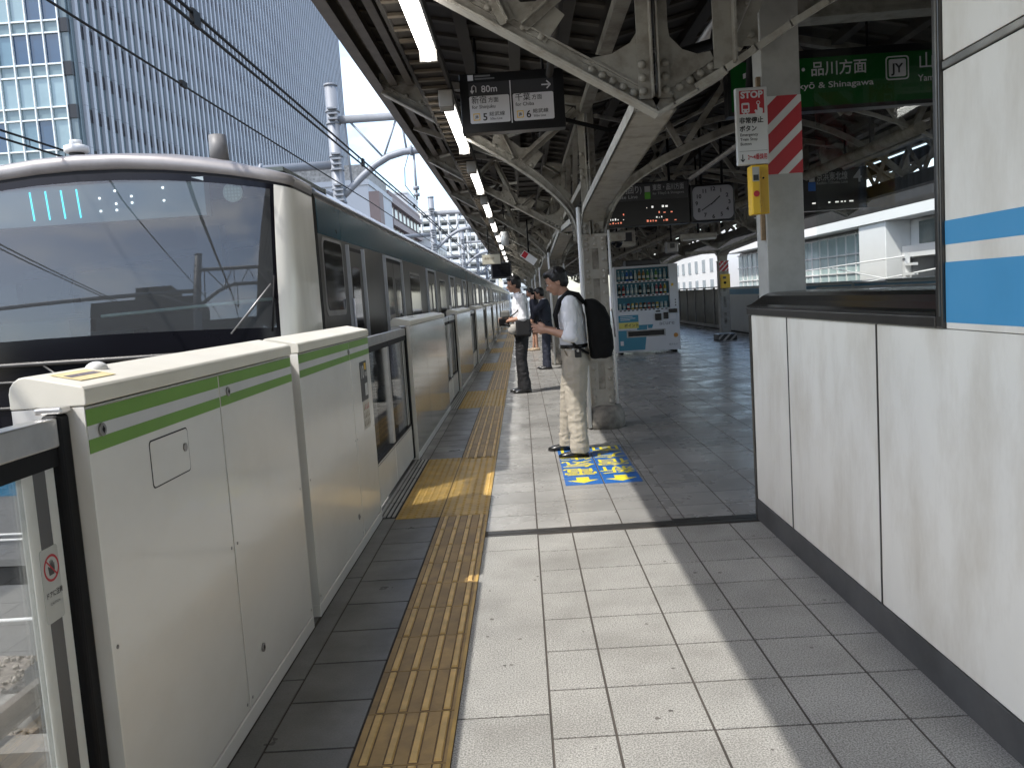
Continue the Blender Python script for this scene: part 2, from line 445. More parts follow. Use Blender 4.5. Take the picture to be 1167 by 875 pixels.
def tile(b, x0, x1, y0, y1, gx=0.004, gy=0.005, z=0.0, d=0.0034):
    x0 += gx; x1 -= gx; y0 += gy; y1 -= gy; c = 0.0008
    b.poly([(x0, y0, z - d), (x1, y0, z - d), (x1, y1, z - d), (x0, y1, z - d), (x0, y0, z - c), (x1, y0, z - c), (x1, y1, z - c), (x0, y1, z - c),
            (x0 + c, y0 + c, z), (x1 - c, y0 + c, z), (x1 - c, y1 - c, z), (x0 + c, y1 - c, z)],
           [(0, 1, 5, 4), (1, 2, 6, 5), (2, 3, 7, 6), (3, 0, 4, 7), (4, 5, 9, 8), (5, 6, 10, 9), (6, 7, 11, 10), (7, 4, 8, 11), (8, 9, 10, 11)])
ROW = 0.3475
rows_near = [2.682 + ROW * k for k in range(-30, 8)]
near = MB()
xs = [0.011, 0.224, 0.547, 0.865, 1.184, 1.42]
for a, c in zip(rows_near, rows_near[1:] + [5.139]):
    if c - a < 0.05: continue
    for x0, x1 in zip(xs, xs[1:]): tile(near, x0, x1, a, min(c, 5.139), 0.0047)
for a, c in ((-10, -1.0), (-1.0, 0.9), (0.9, 2.85), (2.85, 4.83), (4.83, 5.139)): tile(near, -0.3185, 0.011, a, c, 0.0035)
struct(near.build('platform_floor', 'tile'))
far = MB()
xf = [-0.3175, 0.011, 0.224, 0.547, 0.865] + [0.945 + 0.3225 * k for k in range(18)]
y = 5.262; rows_far = []
while y < 62: rows_far.append(y); y += ROW
for a, c in zip(rows_far, rows_far[1:]):
    for x0, x1 in zip(xf, xf[1:]): tile(far, x0, x1, a, c, 0.0045)
struct(far.build('platform_floor', 'tile_worn'))
fl = MB(); fl.box(-1.06, 6.8, rows_far[-1] + 0.003, PLAT_Y1, -0.011, 0.0)
struct(fl.build('platform_floor', 'tile_worn'))
dk = MB()
for k in range(-30, 190):
    y0 = 2.70 + 0.345 * k
    if 5.70 < y0 + 0.17 < 7.86 or y0 > 62: continue
    tile(dk, -0.955, -0.648, y0, y0 + 0.345, 0.003)
for a_, c_ in [(-8, 5.75), (7.91, 11.51)] + [(13.79 + 5.9 * q, 17.41 + 5.9 * q) for q in range(3)] + [(31.5, 60)]:
    n_ = max(1, round((c_ - a_) / 1.2)); h_ = (c_ - a_) / n_
    for k in range(n_): tile(dk, -1.048, -0.957, a_ + h_ * k, a_ + h_ * (k + 1), 0.003, z=-0.001)
struct(dk.build('platform_floor', 'tile_dark'))
dr = MB(); dr.box(-0.3, 0.865, 5.146, 5.178, -0.012, -0.001); dr.box(-0.3, 0.865, 5.192, 5.254, -0.012, -0.001)
dr.box(0.866, 1.42, 5.142, 5.20, -0.012, 0.001); dr.box(0.866, 1.42, 5.206, 5.29, -0.012, 0.001)
struct(dr.build('floor_drain', 'steel_dark'))

# tactile paving: bar tiles along the platform, dot tiles at each door
DOORS = [(5.70, 7.86)] + [(11.55 + 5.9 * k, 13.7 + 5.9 * k) for k in range(8)]
def in_door(y): return any(a - 0.01 < y < b + 0.01 for a, b in DOORS)
tt, tb_, td, dots, edge_b, gr_ = MB(), MB(), MB(), MB(), MB(), MB()
TX0, TX1 = -0.643, -0.318
k = -30
ys = [2.565 + ROW * k for k in range(-30, 170)]
for y0 in ys:
    y1 = y0 + ROW
    if in_door((y0 + y1) / 2): continue
    tile(tt, TX0, TX1, y0, y1, 0.002, 0.002, z=0.004)
    w = TX1 - TX0
    for fr in (0.135, 0.385, 0.63, 0.875):
        cx = TX0 + w * fr; h = 0.0135
        a, c = y0 + 0.0105, y1 - 0.0105
        gr_.poly([(cx - h - .005, a - .005, 0.0044), (cx + h + .005, a - .005, 0.0044), (cx + h + .005, c + .005, 0.0044), (cx - h - .005, c + .005, 0.0044)], [(0, 1, 2, 3)])
        tb_.poly([(cx - h, a, 0.004), (cx + h, a, 0.004), (cx + h, c, 0.004), (cx - h, c, 0.004),
                  (cx - h * .72, a + .006, 0.0105), (cx + h * .72, a + .006, 0.0105), (cx + h * .72, c - .006, 0.0105), (cx - h * .72, c - .006, 0.0105)],
                 [(4, 5, 6, 7), (0, 1, 5, 4), (1, 2, 6, 5), (2, 3, 7, 6), (3, 0, 4, 7)])
for y0 in (-8.0, 5.5):
    edge_b.box(TX1 - 0.0125, TX1 + 0.001, y0, 5.49 if y0 < 0 else 60, 0.0, 0.0062)
for di, (a, c) in enumerate(DOORS):
    n = 7; h = (c - a) / n
    for i in range(n):
        for x0, x1 in ((-0.955, -0.645), (TX0, TX1)):
            tile(td, x0, x1, a + i * h, a + (i + 1) * h, 0.002, 0.002, z=0.004)
            if di > 3: continue
            m = 6
            for u in range(m):
                for v in range(m):
                    cx = x0 + (x1 - x0) * (u + .5) / m; cyy = a + h * (i + (v + .5) / m)
                    r = 0.0125; s = 8 if di == 0 else 6
                    pts = [(cx + r * math.cos(6.2832 * q / s), cyy + r * math.sin(6.2832 * q / s), 0.004) for q in range(s)] + \
                          [(cx + r * .6 * math.cos(6.2832 * q / s), cyy + r * .6 * math.sin(6.2832 * q / s), 0.009) for q in range(s)]
                    dots.poly(pts, [(q, (q + 1) % s, s + (q + 1) % s, s + q) for q in range(s)] + [tuple(range(s, 2 * s))], False)
struct(gr_.build('tactile_bar_outline', mat('brown_outline', (.16, .10, .045), .7, var=.4, vscale=20)))  # flat brown outline around the foot of each bar
struct(tt.build('tactile_paving', 'tactile')); struct(tb_.build('tactile_bars', 'tactile_bar')); struct(td.build('tactile_paving', 'tactile_bright'))
struct(dots.build('tactile_dots', 'tactile_bright')); struct(edge_b.build('tactile_edge', 'tactile_bright'))
# slotted steel threshold in front of each gate door
th, thb = MB(), MB()
for a, c in [(5.76, 7.9)] + [(11.52 + 5.9 * k, 13.78 + 5.9 * k) for k in range(4)]:
    th.box(-1.2, -0.957, a, c, -0.0034, -0.0006)
    n = 5; h = (c - a) / n
    for i in range(n):
        for q in range(4):
            x0 = -1.087 + 0.033 * q
            thb.box(x0, x0 + 0.018, a + i * h + 0.012, a + (i + 1) * h - 0.012, -0.0005, 0.005)
struct(th.build('door_threshold', 'slot')); struct(thb.build('threshold_grating', mat('threshold_grating_steel', (0.42, 0.42, 0.41), 0.4, 0.2, var=0.1)))

gum = MB(); rnd = random.Random(21)
for i in range(75):
    gx_, gy_ = rnd.uniform(-.28, 1.3), rnd.uniform(2.45, 5.1)
    if i > 26: gx_, gy_ = rnd.uniform(-.28, 5), rnd.uniform(5.4, 22)
    r_ = rnd.uniform(.004, .011); n_ = 9; rr_ = [r_ * rnd.uniform(.7, 1.25) for _ in range(n_)]
    gum.poly([(gx_ + rr_[q] * math.cos(6.283 * q / n_), gy_ + rr_[q] * math.sin(6.283 * q / n_) * rnd.uniform(.8, 1.1), .0008) for q in range(n_)], [tuple(range(n_))])
struct(gum.build('floor_stains', mat('gum_spots', (.12, .11, .10), .7, var=.4, vscale=9)))
# blue floor marking: two columns of five cells
def floor_marking():
    t = thing('floor_marking', 'blue floor marking with yellow arrows and lettering under the man with the backpack', 'floor marking', (0.55, 7.2, 0.0))
    bl, ye = MB(), MB()
    rows = [6.41 + (8.03 - 6.41) * i / 5 for i in range(6)]
    chars = {0: '電気街口', 1: '新宿方面'}
    for c, (x0, x1) in enumerate(((0.252, 0.541), (0.552, 0.842))):
        for r in range(5):
            a, b_ = rows[r] + 0.006, rows[r + 1] - 0.006
            bl.box(x0, x1, a, b_, 0.0004, 0.0028)
            cx, cyy = (x0 + x1) / 2, (a + b_) / 2
            if r == 0:
                arrow = [(-0.05, 0.105), (0.05, 0.105), (0.05, -0.005), (0.12, -0.005), (0, -0.105), (-0.12, -0.005), (-0.05, -0.005)]
                ye.prism([(px, py) for px, py in arrow], (cx, cyy, 0.0029), X, Y, Z * 0.0012)
            else:
                ye.text(chars[c][r - 1], 0.30, (cx, cyy + 0.108, 0.003), -X, -Y, 'CENTER', bold=0.002, lift=0.0012)
    bl.build('backing', 'blue', t); ye.build('lettering', 'sticker_yellow', t)
floor_marking()
# ================================================================== platform screen gates
GX = -1.05
def leaf(parent, y0, y1, seal, foreground=False):
    """one sliding leaf between y0 and y1; the seal edge (y0 or y1) enters the cabinet"""
    xa, xb = -1.130, -1.094
    fr = MB(); fr.box(xa, xb, y0, y1, 0.03, 0.335)
    d = fr.build('sliding_door', 'gate', parent, bevel=0.004)
    rail = MB().box(xa - 0.006, xb + 0.006, y0 + .002, y1 - .002, 1.178, 1.245)
    rail.build('top_rail', 'metal', d, bevel=0.004)
    bk = MB().box(xa - .001, xb + .001, y0 + .001, y1 - .001, 1.135, 1.177); bk.box(xa - .001, xb + .001, y0 + .001, y1 - .001, 0.336, 0.352)
    bk.build_each('black_trim', 'black', d)
    gl = MB().box(-1.116, -1.108, y0 + .004, y1 - .004, 0.352, 1.135); gl.build('glass', 'glass_door', d)
    s = 1 if seal == 'hi' else -1; e = y1 if seal == 'hi' else y0; f = y0 if seal == 'hi' else y1
    st = MB()
    def band(b, a0, a1, x0=-1.107, x1=-1.1045, z0=0.353, z1=1.134): b.box(x0, x1, e - s * a0, e - s * a1, z0, z1)
    band(st, 0.055, 0.090); band(st, 0.140, 0.180)
    band(st, 0.055, 0.090, -1.1195, -1.117); band(st, 0.140, 0.180, -1.1195, -1.117)
    st.build('edge_band', MT.setdefault('glass_print', translucent_print('white_glass_print', (0.85, 0.85, 0.82))), d)
    gy_ = MB(); band(gy_, 0.0905, 0.1395); band(gy_, 0.0905, 0.1395, -1.1195, -1.117)
    gy_.build('edge_band', mat('grey_glass_print', (0.10, 0.10, 0.10), 0.35, var=0.05), d)
    stl = MB().box(xa, xb, f, f + s * 0.045, 0.353, 1.134); stl.build('stile', 'metal', d, bevel=0.004)
    ln = MB().box(xb, xb + 0.0015, y0 + .01, y1 - .01, 0.02 + .30, 0.02 + .303); ln.build('joint_line', 'slot', d)
    if foreground:
        o_ = Vector((-1.1035, e - s * 0.112, 0.0))
        wn = MB().plate((-1.1045, e - s * 0.116, 0.875), Y, Z, -0.036, -0.085, 0.036, 0.085, 0.0012, 0.008)
        wn.build('warning_sticker', mat('grey_sticker', (0.52, 0.53, 0.50), 0.5), d)
        rd = MB().disc((-1.1030, e - s * 0.112, 0.912), Y, Z, 0.031, 32, 0.0255)
        rd.prism([(-0.021, 0.019), (-0.0185, 0.0215), (0.021, -0.019), (0.0185, -0.0215)], (-1.1032, e - s * .112, 0.912), Y, Z, X * 0.0006)
        rd.build('prohibition_ring', 'red', d)
        bk2 = MB().text('ドアに注意', 0.0155, (-1.1032, e - s * 0.112, 0.848), Y, Z, 'CENTER', 0.0004, width=0.064, lift=0.0004)
        bk2.text('CAUTION', 0.0085, (-1.1032, e - s * 0.112, 0.829), Y, Z, 'CENTER', 0.0, lift=0.0004)
        hand = [(-.011, -.016), (.009, -.016), (.013, -.004), (.013, .010), (.010, .010), (.009, .001), (.008, .016), (.005, .016), (.004, .003), (.003, .019), (0, .019), (-.001, .003), (-.002, .017), (-.005, .017), (-.006, .001), (-.011, .006), (-.014, .004)]
        bk2.poly([Vector((-1.1031, e - s * .112 + a, 0.912 + b_)) for a, b_ in hand], [list(range(len(hand)))])
        bk2.build('lettering', mat('sticker_ink', (0.06, 0.06, 0.06), 0.5), d)
    return d

def gate(y0, y1, label, joints, group, stripes=False, group_far=True, locks=(), hatch=None, seal_lo=True, seal_hi=True):
    t = thing('platform_gate', label, 'platform gate', (-1.13, (y0 + y1) / 2, 0), group)
    body_m = 'gate' if stripes else 'gate_far'
    b = MB(); e = 0.0
    b.prism([(-1.06, 0.062), (-1.06, 1.258), (-1.218, 1.258), (-1.218, 0.062)], (0, y0 + .004, 0), X, Z, Y * (y1 - y0 - .008))
    b.build('cabinet', 'gate', t)
    base = MB().box(-1.224, GX + 0.002, y0, y1, 0.0, 0.06); base.build('base_strip', 'gate', t, bevel=0.004)
    prof = [(-1.045, 1.264), (-1.042, 1.27), (-1.042, 1.297)]
    prof += [(-1.057 + 0.015 * math.cos(math.radians(a)), 1.297 + 0.015 * math.sin(math.radians(a))) for a in (25, 55, 88)]
    prof += [(-1.183 + 0.042 * math.cos(math.radians(a)), 1.299 + 0.042 * math.sin(math.radians(a))) for a in (88, 110, 132, 154, 176)]
    prof += [(-1.225, 1.264)]
    lid = MB(); lid.prism(prof, (0, y0, 0), X, Z, Y * (y1 - y0)); lid.build('lid', 'gate_top', t, bevel=0.003)
    ys = [y0] + list(joints) + [y1]
    for a, c in zip(ys, ys[1:]):
        MB().box(-1.061, GX, a + .0055, c - .0055, 0.066, 1.254).build('front_panel', body_m, t, bevel=0.0025)
    for jy in joints: MB().box(-1.0602, -1.0545, jy - .005, jy + .005, .067, 1.253).build('joint_gap', 'slot', t)
    ends = []
    if seal_lo: ends.append((y0, -1))
    if seal_hi: ends.append((y1, 1))
    if stripes:
        sw = MB()
        for a, c in zip(ys, ys[1:]):
            for py_ in (a + .03, c - .03):
                for pz_ in (.095, .66): sw.cyl((GX + .0003, py_, pz_), X, .0055, .0016, 10)
        struct(sw.build('screws', 'metal_dull', t), 'stuff')
    for yy in (y0, y1):
        s = -1 if yy == y0 else 1
        pr = [(GX + .001, 0.06), (GX + .001, 1.262), (-1.222, 1.262), (-1.222, 0.06)]
        en = MB(); en.prism(pr, (0, yy, 0), X, Z, Y * (-s * 0.0035)); en.build('end_plate', 'gate', t)
    for yy, s in ends:
        sl_ = MB().box(-1.128, -1.083, yy + s * .0005, yy + s * 0.055, 0.02, 1.252); sl_.build('door_seal', 'black', t, bevel=0.012, seg=3)
        cp_ = MB().box(-1.142, -1.078, yy + s * .0006, yy + s * 0.047, 1.2525, 1.268); cp_.build('seal_cap', 'metal', t, bevel=0.004)
    if stripes:
        g1, s1 = MB(), MB()
        for a, c in zip(ys, ys[1:]):
            g1.box(GX + .0002, GX + .0016, a + .007, c - .007, 1.214, 1.2535); g1.box(GX + .0002, GX + .0016, a + .007, c - .007, 1.147, 1.181)
            s1.box(GX + .0002, GX + .0012, a + .007, c - .007, 1.1812, 1.2138)
        g1.build('green_stripe', 'green', t); s1.build('silver_stripe', 'silver_stripe', t)
    for (ly, lz) in locks:
        lk = MB().cyl((GX + .0015, ly, lz), X, 0.0165, 0.006, 24); o = lk.build('lock', 'metal_dull', t, bevel=0.002)
        kh = MB().box(GX + .0076, GX + .0082, ly - .002, ly + .002, lz - .009, lz + .009); kh.cyl((GX + .0074, ly, lz), X, 0.006, 0.0012, 12); kh.build('keyhole', 'black', o)
    if hatch:
        hy0, hy1, hz0, hz1 = hatch
        h1 = MB().plate((GX + .0003, (hy0 + hy1) / 2, (hz0 + hz1) / 2), Y, Z, -(hy1 - hy0) / 2, -(hz1 - hz0) / 2, (hy1 - hy0) / 2, (hz1 - hz0) / 2, 0.0006, 0.014)
        h1.build('hatch_gap', 'slot', t)
        h2 = MB().plate((GX + .0003, (hy0 + hy1) / 2, (hz0 + hz1) / 2), Y, Z, -(hy1 - hy0) / 2 + .004, -(hz1 - hz0) / 2 + .004, (hy1 - hy0) / 2 - .004, (hz1 - hz0) / 2 - .004, 0.0014, 0.012)
        h2 = h2.build('hatch', 'gate', t)
        lk = MB().cyl((GX + .0022, hy1 - .035, (hz0 + hz1) / 2 + .01), X, 0.0125, 0.004, 20); lk.build('hatch_lock', 'metal_dull', h2)
    return t

G1 = gate(1.99, 3.80, 'nearest ivory platform gate cabinet with two green stripes and a small square hatch', [2.885], 'platform gates along the track edge', True, locks=((2.06, 1.197), (2.96, 1.192), (3.09 - .02, 0.215)), hatch=(2.31, 2.58, 0.99, 1.125), seal_hi=False)
G2 = gate(3.93, 5.74, 'second ivory green striped gate cabinet bearing a dark notice and a pictogram sheet', [5.10], 'platform gates along the track edge', True, locks=((5.06, 1.197), (4.98, 0.215)), seal_lo=False)
MB().box(-1.20, -1.10, 3.8005, 3.9295, 0.0, 1.25).build('gap_filler', 'metal_dull', G1)  # plate added to block the sun streak between the two cabinets
leaf(G1, 0.78, 1.985, 'hi', True); leaf(G2, 5.745, 6.822, 'lo')
# lid furniture of the nearest gate
db = MB().sphere((-1.165, 2.30, 1.333), 0.03, 20, 10, (0.9, 1.25, 0.72)); db.build('sensor_dome', 'white_paint', G1)
lb = MB().box(-1.160, -1.085, 2.06, 2.24, 1.3187, 1.3197)
lb.v = [Vector((v.x, v.y, v.z + (-(v.x) - 1.057) * 0.233 - 0.0052)) for v in lb.v]
lb.build('lid_sticker', mat('faded_yellow_sticker', (0.72, 0.60, 0.32), 0.5, var=0.12, vscale=20), G1)
lk = MB().box(-1.135, -1.115, 2.075, 2.225, 1.3198, 1.3203)
lk.v = [Vector((v.x, v.y, v.z + (-(v.x) - 1.057) * 0.233 - 0.0052)) for v in lk.v]
lk.build('lid_sticker_text', mat('faded_grey_ink', (0.16, 0.14, 0.15), 0.6, var=0.5, vscale=70), G1)
# notice on the second gate
nt_ = MB().plate((GX + .0005, 5.49, 0.985), Y, Z, -0.115, -0.125, 0.115, 0.125, 0.0015); nt_.build('notice', mat('notice_dark', (0.035, 0.036, 0.038), 0.4), G2)
w_ = MB().text('10', 0.115, (GX + .002, 5.385, 1.005), Y, Z, 'LEFT', 0.002, lift=0.0008); w_.text('号車', 0.035, (GX + .002, 5.515, 1.01), Y, Z, 'LEFT', 0.0008, lift=0.0008)
w_.plate((GX + .002, 5.545, 0.925), Y, Z, -0.045, -0.04, 0.045, 0.04, 0.0006); w_.build('lettering', mat('notice_white', (0.6, 0.6, 0.58), 0.5), G2)
w_ = MB().plate((GX + .002, 5.545, 1.075), Y, Z, -0.03, -0.022, 0.03, 0.022, 0.0006); w_.build('yellow_tag', 'yellow', G2)
w_ = MB().plate((GX + .0005, 5.495, 0.765), Y, Z, -0.11, -0.09, 0.11, 0.09, 0.001); pg = w_.build('pictogram_sheet', mat('pictogram_sheet_paper', (0.55, 0.52, 0.45), 0.5), G2)
w1, w2 = MB(), MB()
for r in range(3):
    for c in range(4):
        oy, oz = 5.415 + 0.053 * c, 0.815 - 0.052 * r
        (w1 if r == 0 and c > 0 else w2).disc((GX + .0018, oy, oz + .012), Y, Z, 0.008, 12)
        (w1 if r == 0 and c > 0 else w2).poly([(GX + .0018, oy - .014, oz - .016), (GX + .0018, oy + .014, oz - .016), (GX + .0018, oy + .009, oz + .004), (GX + .0018, oy - .009, oz + .004)], [(0, 1, 2, 3)])
w1.build('pictogram', mat('pictogram_red', (0.40, 0.06, 0.05), 0.5), pg); w2.build('pictogram', mat('pictogram_brown', (0.22, 0.17, 0.09), 0.5), pg)

far_places = ['third stainless gate cabinet along the track, just past the first sliding glass doors', 'fourth gate cabinet along the track, left of the man in black trousers',
              'fifth gate cabinet along the track, beyond the man in black trousers', 'sixth gate cabinet along the track, low in the distance',
              'seventh gate cabinet along the track, small in the distance', 'eighth gate cabinet along the track, small in the distance']
for k in range(12):
    a = 7.92 + 5.9 * k
    c = a + 3.57
    if k < 6: lab, grp = far_places[k], 'platform gates along the track edge'
    else: lab, grp = 'tiny far platform gate cabinet near the vanishing end of the platform', 'tiny far platform gates'
    G = gate(a, c, lab, [a + 1.25, a + 2.45], grp, False)
    leaf(G, a - 1.09, a - .005, 'hi')
    leaf(G, c + .005, c + 1.10, 'lo')
    if k < 3:
        br = MB().tube([(-1.17, a + .25, 1.33), (-1.17, a + .25, 1.40)], 0.018, 10) if k == 1 else MB().box(-1.15, -1.12, a + .6, a + 1.0, 1.3195 + .012, 1.338)
        br.build('sensor_post' if k == 1 else 'lid_plate', 'white_paint', G)
# ================================================================== commuter train
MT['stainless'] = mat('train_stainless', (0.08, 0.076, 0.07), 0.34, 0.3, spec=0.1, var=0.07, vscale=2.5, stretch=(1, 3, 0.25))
MT['stainless_door'] = mat('train_door_stainless', (0.10, 0.095, 0.087), 0.36, 0.3, spec=0.1, var=0.05)
MT['train_mask'] = mat('train_mask_white', (0.74, 0.725, 0.66), 0.26, 0.0, var=0.05, vscale=2, coat=0.4, dirt=0.3, dscale=3, dcol=(0.36, 0.33, 0.26), stretch=(1, 1, 0.15))
MT['train_blue'] = mat('train_blue_band', (0.03, 0.27, 0.46), 0.22, 0.1, var=0.04)
MT['train_blue_side_shade'] = mat('train_side_blue_shaded', (0.003, 0.045, 0.07), 0.25, 0.0, var=0.06, spec=0.02)  # the band's blue darkened, shade of the platform side put into the colour
MT['train_roof'] = mat('train_roof_grey', (0.27, 0.255, 0.25), 0.38, 0.3, var=0.15, vscale=2, dirt=0.4, dscale=3, dcol=(0.14, 0.125, 0.12))
MT['train_gutter'] = mat('train_gutter_alloy', (0.62, 0.65, 0.70), 0.4, 0.6, var=0.08, vscale=3)
MT['win_dark'] = mat('train_window_glass', (0.008, 0.009, 0.010), 0.06, var=0.1, spec=0.25)
MT['cab_inner'] = mat('cab_interior_green_grey', (0.10, 0.125, 0.12), 0.6, var=0.15)
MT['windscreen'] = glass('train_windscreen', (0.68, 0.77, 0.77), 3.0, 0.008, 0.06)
CX0 = -3.025; HW = 1.475
train = thing('commuter_train', 'long stainless commuter train with blue bands standing at the platform', 'train', (CX0, 6.0, -1.1))
def zr(dx): return 2.655 - 0.265 * (abs(dx) / HW) ** 2.4
def yfront(dx, z):
    t = min(1, max(0, (z - 0.9) / 1.6)); dep = 0.93 - 0.22 * t * t
    q = min(1, abs(dx) / HW); n = 15.0
    return 6.5 - dep * max(0, 1 - q ** n) ** (1 / n) + 0.12 * q * q * max(0, 1 - q ** n) ** (1 / n)
dxs = sorted({0.0, .3, .6, .85, 1.05, 1.2, 1.28, 1.335, 1.36, 1.39, 1.42, 1.44, 1.455, 1.465, 1.471, 1.474, 1.475})
dxs = [-a for a in reversed(dxs) if a > 0] + dxs
rows = [(-.95, -.95, 'skirt'), (-.42, -.42, 'dark'), (-.28, -.28, 'lower'), (.02, .02, 'lower'), (.235, .235, 'blue'), (.47, .47, 'black'), (.62, .62, 'black'),
        (.9, .9, 'black'), (1.2, 1.2, 'black'), (1.335, 1.30, 'glass'), (1.5, 1.44, 'glass'), (1.7, 1.62, 'glass'), (1.9, 1.80, 'glass'), (2.1, 1.98, 'glass'), (2.28, 2.14, 'glass'),
        (2.42, 2.265, 'black'), (2.475, 2.30, 'lip'), (2.505, 2.325, 'end')]
def P(dx, zc, ze, off=0.0):
    z = zc + (ze - zc) * (dx / HW) ** 2
    p = Vector((CX0 + dx, yfront(dx, z), z))
    if off:
        nrm = Vector((dx * abs(dx) ** 2.0 * 0.55, -1, 0.12)).normalized(); p += nrm * off
    return p
pn = {k: MB() for k in ('skirt', 'dark', 'lower', 'blue', 'black', 'glass', 'lip', 'mask')}
for (za, ea, ka), (zb, eb, kb) in zip(rows, rows[1:]):
    for a, c in zip(dxs, dxs[1:]):
        inner = max(abs(a), abs(c)) <= 1.3351
        edge = max(abs(a), abs(c)) <= 1.3601
        k = ka
        if ka in ('glass', 'black') and not inner: k = 'black' if edge else 'mask'
        if ka == 'lip': k = 'lip'
        if ka == 'blue' and not edge: k = 'blue'
        if ka == 'lower' and not edge: k = 'lower'
        off = 0.0
        pts = [P(a, za, ea), P(c, za, ea), P(c, zb, eb), P(a, zb, eb)]
        pn[k].poly(pts, [(0, 1, 2, 3)], True)
for q_ in pn.values(): q_.weld()
pn['mask'].build_each('front_mask', 'train_mask', train)
pn['skirt'].build('skirt', mat('train_skirt_grey', (0.24, 0.24, 0.235), 0.45), train)
pn['dark'].build('coupler_recess', 'black', train)
pn['lower'].build('front_panel', mat('train_front_silver', (0.33, 0.325, 0.315), 0.3, 0.5), train)
pn['blue'].build('blue_band', 'train_blue', train)
pn['black'].build('black_surround', 'black_gloss', train)
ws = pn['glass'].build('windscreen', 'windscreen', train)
pn['lip'].build('roof_lip_gap', 'black', train)  # black strip in the gap under the roof lip
# rounded roof lip and cab roof
rf = MB(); ring = []
for (zc, ze, off) in ((2.500, 2.318, 0.0), (2.510, 2.33, .022), (2.545, 2.36, .030), (2.585, 2.385, .022), (2.612, 2.398, 0.0)): ring.append([P(d, zc, ze, off if abs(d) < 1.47 else off * .4) for d in dxs])
for f in (0.25, 0.6, 1.0):
    ring.append([Vector((CX0 + d, P(d, 2.612, 2.398).y * (1 - f) + 6.75 * f, zr(d) - .006 * (1 - f))) for d in dxs])
for r1, r2 in zip(ring, ring[1:]):
    for i in range(len(dxs) - 1): rf.poly([r1[i], r1[i + 1], r2[i + 1], r2[i]], [(0, 1, 2, 3)], True)
rf.weld().build('cab_roof', 'train_roof', train)
# white outlines on the skirt
ol = MB()
for zz in (-.045, -.085): ol.tube([P(d, zz, zz, .006) for d in dxs if -1.40 < d < 1.40], 0.009, 6)
ol.build('pinstripe', 'white_paint', train)
sk = MB(); sk.tube([(CX0 - 1.1, 5.43, -.62), (CX0 + .62, 5.43, -.62), (CX0 + .86, 5.45, -.88)], 0.014, 6)
sk.build('skirt_edge', 'white_paint', train)
# headlamps low on the black panel
for s in (-1, 1):
    hl = MB().box(CX0 + s * .80, CX0 + s * 1.16, 5.425, 5.47, .66, .80); h = hl.build('headlamp', 'black', train, bevel=0.01)
    for q in (.88, 1.05): MB().cyl((CX0 + s * q, 5.424, .73), -Y, .052, .008, 18).build('lamp_lens', mat('lamp_lens', (0.7, 0.7, 0.68), 0.1), h)
# grilles and handrail under the windscreen
for zz, th_ in ((1.16, .018), (1.04, .012), (0.86, .012)):
    MB().tube([P(d, zz, zz, .012) for d in dxs if abs(d) < 1.3], th_, 6).build('front_rail', 'steel_dark', train)
for dx in (-.95, -.3, .1, .42):
    MB().tube([P(dx, 1.16, 1.16, .016), P(dx + .28, .93, .93, .016)], .009, 6).build('wiper_link', 'steel_dark', train)
wb = MB().tube([P(1.29, 1.28, 1.28, .03), P(1.325, 1.72, 1.66, .03)], .008, 6); wb.build('wiper_arm', 'black', train)
wb = MB().tube([P(1.02, 1.28, 1.28, .03), P(1.30, 1.66, 1.60, .03)], .006, 6); wb.build('wiper_arm', 'metal_dull', train)
# cab interior
ci = MB(); ci.box(CX0 - 1.40, CX0 + 1.40, 7.35, 7.4, 0, 2.48); ci.box(CX0 - 1.42, CX0 + 1.40, 5.9, 7.35, -.05, 0.0)
ci.box(CX0 - 1.42, CX0 + 1.40, 6.0, 7.35, 2.44, 2.47)
ci.build('cab_bulkhead', 'cab_inner', train)
dk_ = MB(); dk_.box(CX0 - 1.35, CX0 + 1.25, 5.72, 6.35, .95, 1.22); dk_.box(CX0 - .9, CX0 - .25, 5.9, 6.3, 1.22, 1.46); dk_.box(CX0 - .15, CX0 + .2, 5.95, 6.2, 1.22, 1.36)
for q in range(5): dk_.sphere((CX0 - .75 + .26 * q, 5.86, 1.25), 0.05, 10, 6, (1, .6, .9))
dk_.build('driving_desk', mat('desk_dark', (0.022, 0.024, 0.024), 0.4), train, bevel=0.012)
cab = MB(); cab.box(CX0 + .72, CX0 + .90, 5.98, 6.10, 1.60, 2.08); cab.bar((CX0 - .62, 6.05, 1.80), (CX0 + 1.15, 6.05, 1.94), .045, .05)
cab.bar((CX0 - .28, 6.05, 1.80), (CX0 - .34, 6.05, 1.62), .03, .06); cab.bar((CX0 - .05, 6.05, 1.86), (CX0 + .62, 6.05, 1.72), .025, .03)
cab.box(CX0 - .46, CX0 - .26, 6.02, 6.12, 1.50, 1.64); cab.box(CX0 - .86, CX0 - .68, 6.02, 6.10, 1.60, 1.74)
cab.build('mirrored_bars', mat('mirrored_black', (0.012, 0.012, 0.013), 0.4), train)  # black bars modelled for the dark silhouettes mirrored in the windscreen
wn_ = MB(); wn_.box(CX0 + .15, CX0 + 1.2, 7.343, 7.349, 1.32, 1.95); wn_.box(CX0 - 1.1, CX0 - .3, 7.343, 7.349, 1.32, 1.95)
wn_.build('bulkhead_window', 'win_dark', train)
MB().tube([(CX0 - .35, 6.6, 1.475), (CX0 + 1.28, 6.6, 1.535)], .014, 8).build('lamp_reflection', mat('pale_reflection', (0.75, 0.85, 0.78), 0.3), train)  # pale tube standing in for a fluorescent lamp's reflection
